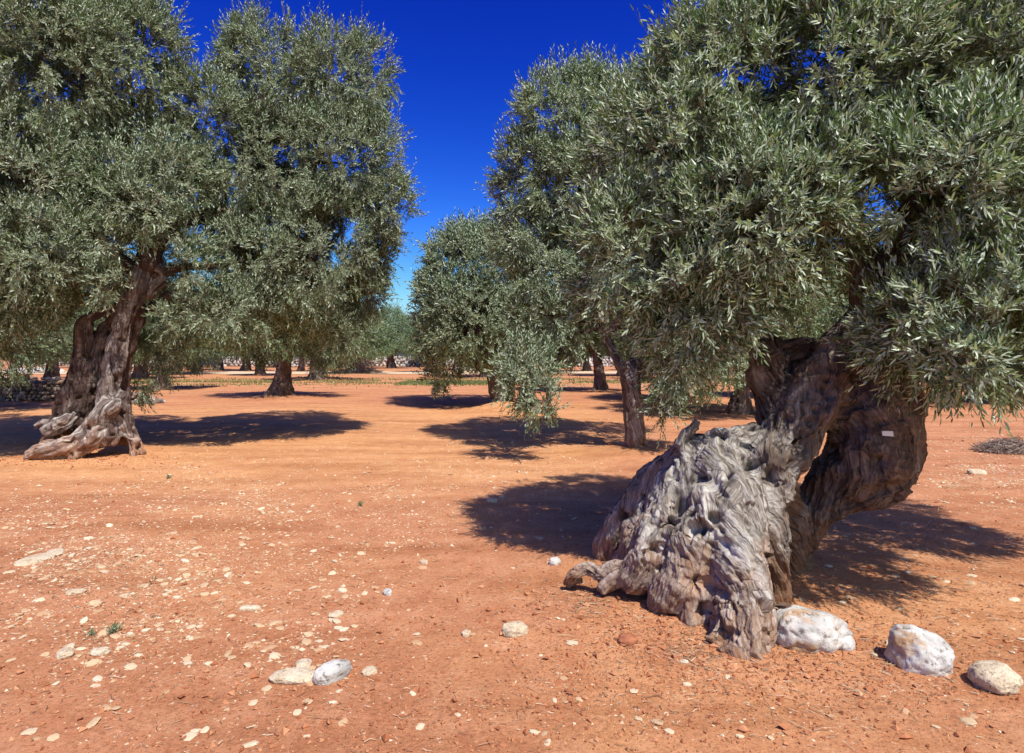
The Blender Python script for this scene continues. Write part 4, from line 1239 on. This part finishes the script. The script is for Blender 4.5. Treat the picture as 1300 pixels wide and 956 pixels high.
def build_chips():
    rg = np.random.default_rng(91)
    pts = scatter(34000, rg)
    s = .0055 * np.exp(np.abs(rg.normal(0, .68, len(pts))) * 1.1)
    s *= rg.uniform(.7, 1.1, len(pts))
    s = np.minimum(s, .036) * rg.uniform(.8, 1.1, len(pts))
    app = s / pts[:, 1]
    order = np.argsort(-app)
    big, small = order[:300], order[300:]
    shapes = []
    for k in range(14):
        v = rock_shape(ICO3, 500 + k, .5, .55, 1.5) * [1.0, rg.uniform(.5, .9), rg.uniform(.16, .34)]
        shapes.append(new_mesh('stone', v, np.full(len(ICO3[1]), 3), ICO3[1].ravel(), attrs={'tint': ('FACE', 'FLOAT', np.full(len(ICO3[1]), rg.uniform()))}, smooth=False, mats=[M_LOOSE]))
    for q, i in enumerate(big):
        x, y = pts[i]
        o = link('stone', shapes[q % 14], None, (x, y, H(x, y)[0] + s[i] * .06))
        o.rotation_euler = (rg.normal(0, .15), rg.normal(0, .15), rg.uniform(0, 6.28))
        o.scale = (s[i],) * 3
        tag(o, 'loose chip of cream limestone lying on the open red soil', 'stone', 'limestone chips scattered over the soil')
    # everything finer is gravel
    base = (np.array([(1, 0, 0), (-1, 0, 0), (0, 1, 0), (0, -1, 0), (0, 0, 1), (0, 0, -1)], float),
            np.array([(0, 2, 4), (2, 1, 4), (1, 3, 4), (3, 0, 4), (2, 0, 5), (1, 2, 5), (3, 1, 5), (0, 3, 5)]))
    n = len(small); p = pts[small]; ss = s[small]
    a = rg.uniform(0, 6.28, n); V = base[0][None] * rg.uniform(.55, 1.1, (n, 6, 1)) + rg.normal(0, .22, (n, 6, 3))
    V = V * np.stack([ss, ss * rg.uniform(.5, .95, n), ss * rg.uniform(.3, .55, n)], 1)[:, None]
    c, s_ = np.cos(a)[:, None], np.sin(a)[:, None]
    V = np.stack([V[..., 0] * c - V[..., 1] * s_, V[..., 0] * s_ + V[..., 1] * c, V[..., 2]], -1)
    V += np.stack([p[:, 0], p[:, 1], H(p[:, 0], p[:, 1]) + ss * .08], 1)[:, None]
    F_ = (base[1][None] + (np.arange(n) * 6)[:, None, None]).reshape(-1)
    me = new_mesh('gravel', V.reshape(-1, 3), np.full(n * 8, 3), F_, attrs={'tint': ('FACE', 'FLOAT', np.repeat(rg.uniform(0, 1, n), 8))},
                  mats=[tinted('gravel_chip', [(0, (.44, .24, .13)), (.35, (.54, .37, .22)), (1, (.68, .56, .40))])])
    tag(link('gravel', me), kind='stuff')
build_chips()

# ------------------------------------------------------------------ dry twigs, fallen leaves, brushwood
def sticks(name, x, y, z, L, r, ang, tilt, rg, material, kind_tag=True, tint=None):
    n = len(x)
    d = np.stack([np.cos(ang) * np.cos(tilt), np.sin(ang) * np.cos(tilt), np.sin(tilt)], 1)
    s = norm(np.cross(d, [0.01, 0.02, 1.0])); u = np.cross(s, d)
    c = np.stack([x, y, z], 1)
    bend = (s * rg.normal(0, .12, (n, 1)) + u * np.abs(rg.normal(0, .05, (n, 1)))) * L[:, None]
    pts = [c - d * L[:, None] / 2, c + bend, c + d * L[:, None] / 2]
    rad = [1.0, .85, .4]
    V = []
    for p, q in zip(pts, rad):
        for k in range(3):
            a = k * 2.094
            V.append(p + (s * math.cos(a) + u * math.sin(a)) * (r * q)[:, None])
    V = np.stack(V, 1)
    f = []
    for l in range(2):
        for k in range(3):
            f.append((l * 3 + k, l * 3 + (k + 1) % 3, l * 3 + 3 + (k + 1) % 3, l * 3 + 3 + k))
    f = np.array(f)
    F_ = (f[None] + (np.arange(n) * 9)[:, None, None]).reshape(-1)
    t = rg.uniform(0, 1, n) if tint is None else tint
    return new_mesh(name, V.reshape(-1, 3), np.full(n * 6, 4), F_, attrs={'tint': ('FACE', 'FLOAT', np.repeat(t, 6))}, mats=[material])

M_LITTER = tinted('dry_litter', [(0, (.10, .06, .035)), (.4, (.26, .14, .08)), (.7, (.44, .30, .18)), (1, (.62, .50, .36))])
M_BRUSH = tinted('dry_brushwood', [(0, (.16, .11, .09)), (.6, (.34, .25, .20)), (1, (.50, .42, .36))])
def build_litter():
    rg = np.random.default_rng(44)
    X, Y = [], []
    def patch(px, py, sx, sy, n):
        q = rg.normal(px, sx, n); w_ = rg.normal(py, sy, n); w_ = np.clip(w_, 480, 955)
        y = CAM_Z * 800 / (w_ - HZ); X.append((q - 650) / 800 * y); Y.append(y)
    patch(1080, 820, 130, 35, 900); patch(1230, 750, 60, 25, 420); patch(760, 760, 60, 30, 420); patch(880, 830, 50, 20, 350)
    patch(745, 775, 14, 7, 120); patch(870, 835, 12, 7, 70)
    patch(150, 760, 40, 45, 300); patch(120, 710, 60, 14, 220); patch(60, 830, 120, 40, 250); patch(250, 780, 120, 50, 220); patch(1050, 880, 200, 30, 500)
    patch(500, 900, 300, 30, 260); patch(330, 690, 220, 50, 900); patch(200, 620, 260, 25, 500); patch(1150, 640, 120, 40, 500); patch(650, 720, 200, 60, 400); patch(60, 720, 90, 50, 600)
    x = np.concatenate(X); y = np.concatenate(Y); n = len(x)
    L = rg.uniform(.012, .05, n) * np.where(rg.uniform(size=n) < .08, 2.2, 1)
    me = sticks('leaf_litter', x, y, H(x, y) + .004 + rg.uniform(0, .006, n), L, rg.uniform(.0009, .0022, n), rg.normal(-.5, .9, n), rg.normal(0, .12, n), rg, M_LITTER)
    tag(link('leaf_litter', me), kind='stuff')
    # brushwood heaps
    for (px, py, wd, hh, k, L0, lab) in [(1285, 575, .55, .22, 900, .35, 'heap of grey dry prunings on the red ground at the right edge'),
                                       (452, 474, 2.3, .8, 700, 1.3, 'low heap of brown brushwood in the far field below the sky gap')]:
        yy = CAM_Z * 800 / (py - HZ); cx = (px - 650) / 800 * yy
        r = np.sqrt(rg.uniform(0, 1, k)); a = rg.uniform(0, 6.28, k)
        x = cx + np.cos(a) * r * wd; y = yy + np.sin(a) * r * wd * .6
        z = H(x, y) + .02 + hh * (1 - r ** 1.5) * rg.uniform(0, 1, k)
        me = sticks('brushwood_heap', x, y, z, L0 * rg.uniform(.4, 1.1, k), rg.uniform(.0035, .007, k) * (1 if wd < 1 else 3), rg.uniform(0, 6.28, k), rg.normal(.1, .35, k), rg, M_BRUSH)
        tag(link('brushwood_heap', me), lab, 'brushwood')
    # small green weeds
    for k, (px, py, sz, lab) in enumerate([(144, 803, .045, 'tiny green weed sprouting among the left foreground stones'), (118, 806, .03, 'tiny dark weed left of the green sprout among the stones'),
                                           (458, 642, .04, 'thin dry weed on the open soil in the middle distance'), (214, 607, .045, 'low green weed below the leaning trunk shade')]):
        yy = CAM_Z * 800 / (py - HZ); cx = (px - 650) / 800 * yy
        m = 14
        B = np.tile([[0, 0, 0.0]], (m, 1)) + rg.normal(0, sz * .15, (m, 3)) * [1, 1, 0]
        D = norm(rg.normal(0, .6, (m, 3)) + [0, 0, 1])
        me = leaf_cloud('weed', B, D, np.full(m, sz), 6, sz * .6, sz * .16, True, rg, [M_LEAF_FAR, M_TWIG], width_stem=.0012)
        tag(link('weed', me, None, (cx, yy, H(cx, yy)[0])), lab, 'weed')
build_litter()

def build_clods():
    rg = np.random.default_rng(64)
    X, Y = [], []
    def patch(px, py, sx, sy, n):
        q = rg.normal(px, sx, n); w_ = np.clip(rg.normal(py, sy, n), 560, 1000)
        y = CAM_Z * 800 / (w_ - HZ); X.append((q - 650) / 800 * y); Y.append(y)
    patch(860, 820, 110, 28, 2600); patch(745, 765, 50, 22, 1000); patch(1060, 830, 150, 40, 2600); patch(300, 760, 330, 90, 5000); patch(650, 900, 420, 50, 4000)
    patch(105, 585, 60, 5, 1200); patch(1150, 700, 120, 60, 1500)
    x = np.concatenate(X); y = np.concatenate(Y); n = len(x)
    s = .0028 * np.exp(np.abs(rg.normal(0, .75, n))); s = np.minimum(s, .022) * np.maximum(1, y / 6)
    b = np.array([(1, 0, 0), (-1, 0, 0), (0, 1, 0), (0, -1, 0), (0, 0, 1), (0, 0, -1)], float)
    f = np.array([(0, 2, 4), (2, 1, 4), (1, 3, 4), (3, 0, 4), (2, 0, 5), (1, 2, 5), (3, 1, 5), (0, 3, 5)])
    V = b[None] * rg.uniform(.6, 1.1, (n, 6, 1)) + rg.normal(0, .28, (n, 6, 3))
    V = V * s[:, None, None] * [1, 1, .75] + np.stack([x, y, H(x, y) + s * .3], 1)[:, None]
    F_ = (f[None] + (np.arange(n) * 6)[:, None, None]).reshape(-1)
    me = new_mesh('soil_clods', V.reshape(-1, 3), np.full(n * 8, 3), F_, attrs={'tint': ('FACE', 'FLOAT', np.repeat(rg.uniform(0, 1, n), 8))},
                  mats=[tinted('soil_clod', [(0, (.30, .10, .045)), (.6, (.44, .18, .085)), (1, (.52, .25, .13))])])
    tag(link('soil_clods', me), kind='stuff')
build_clods()
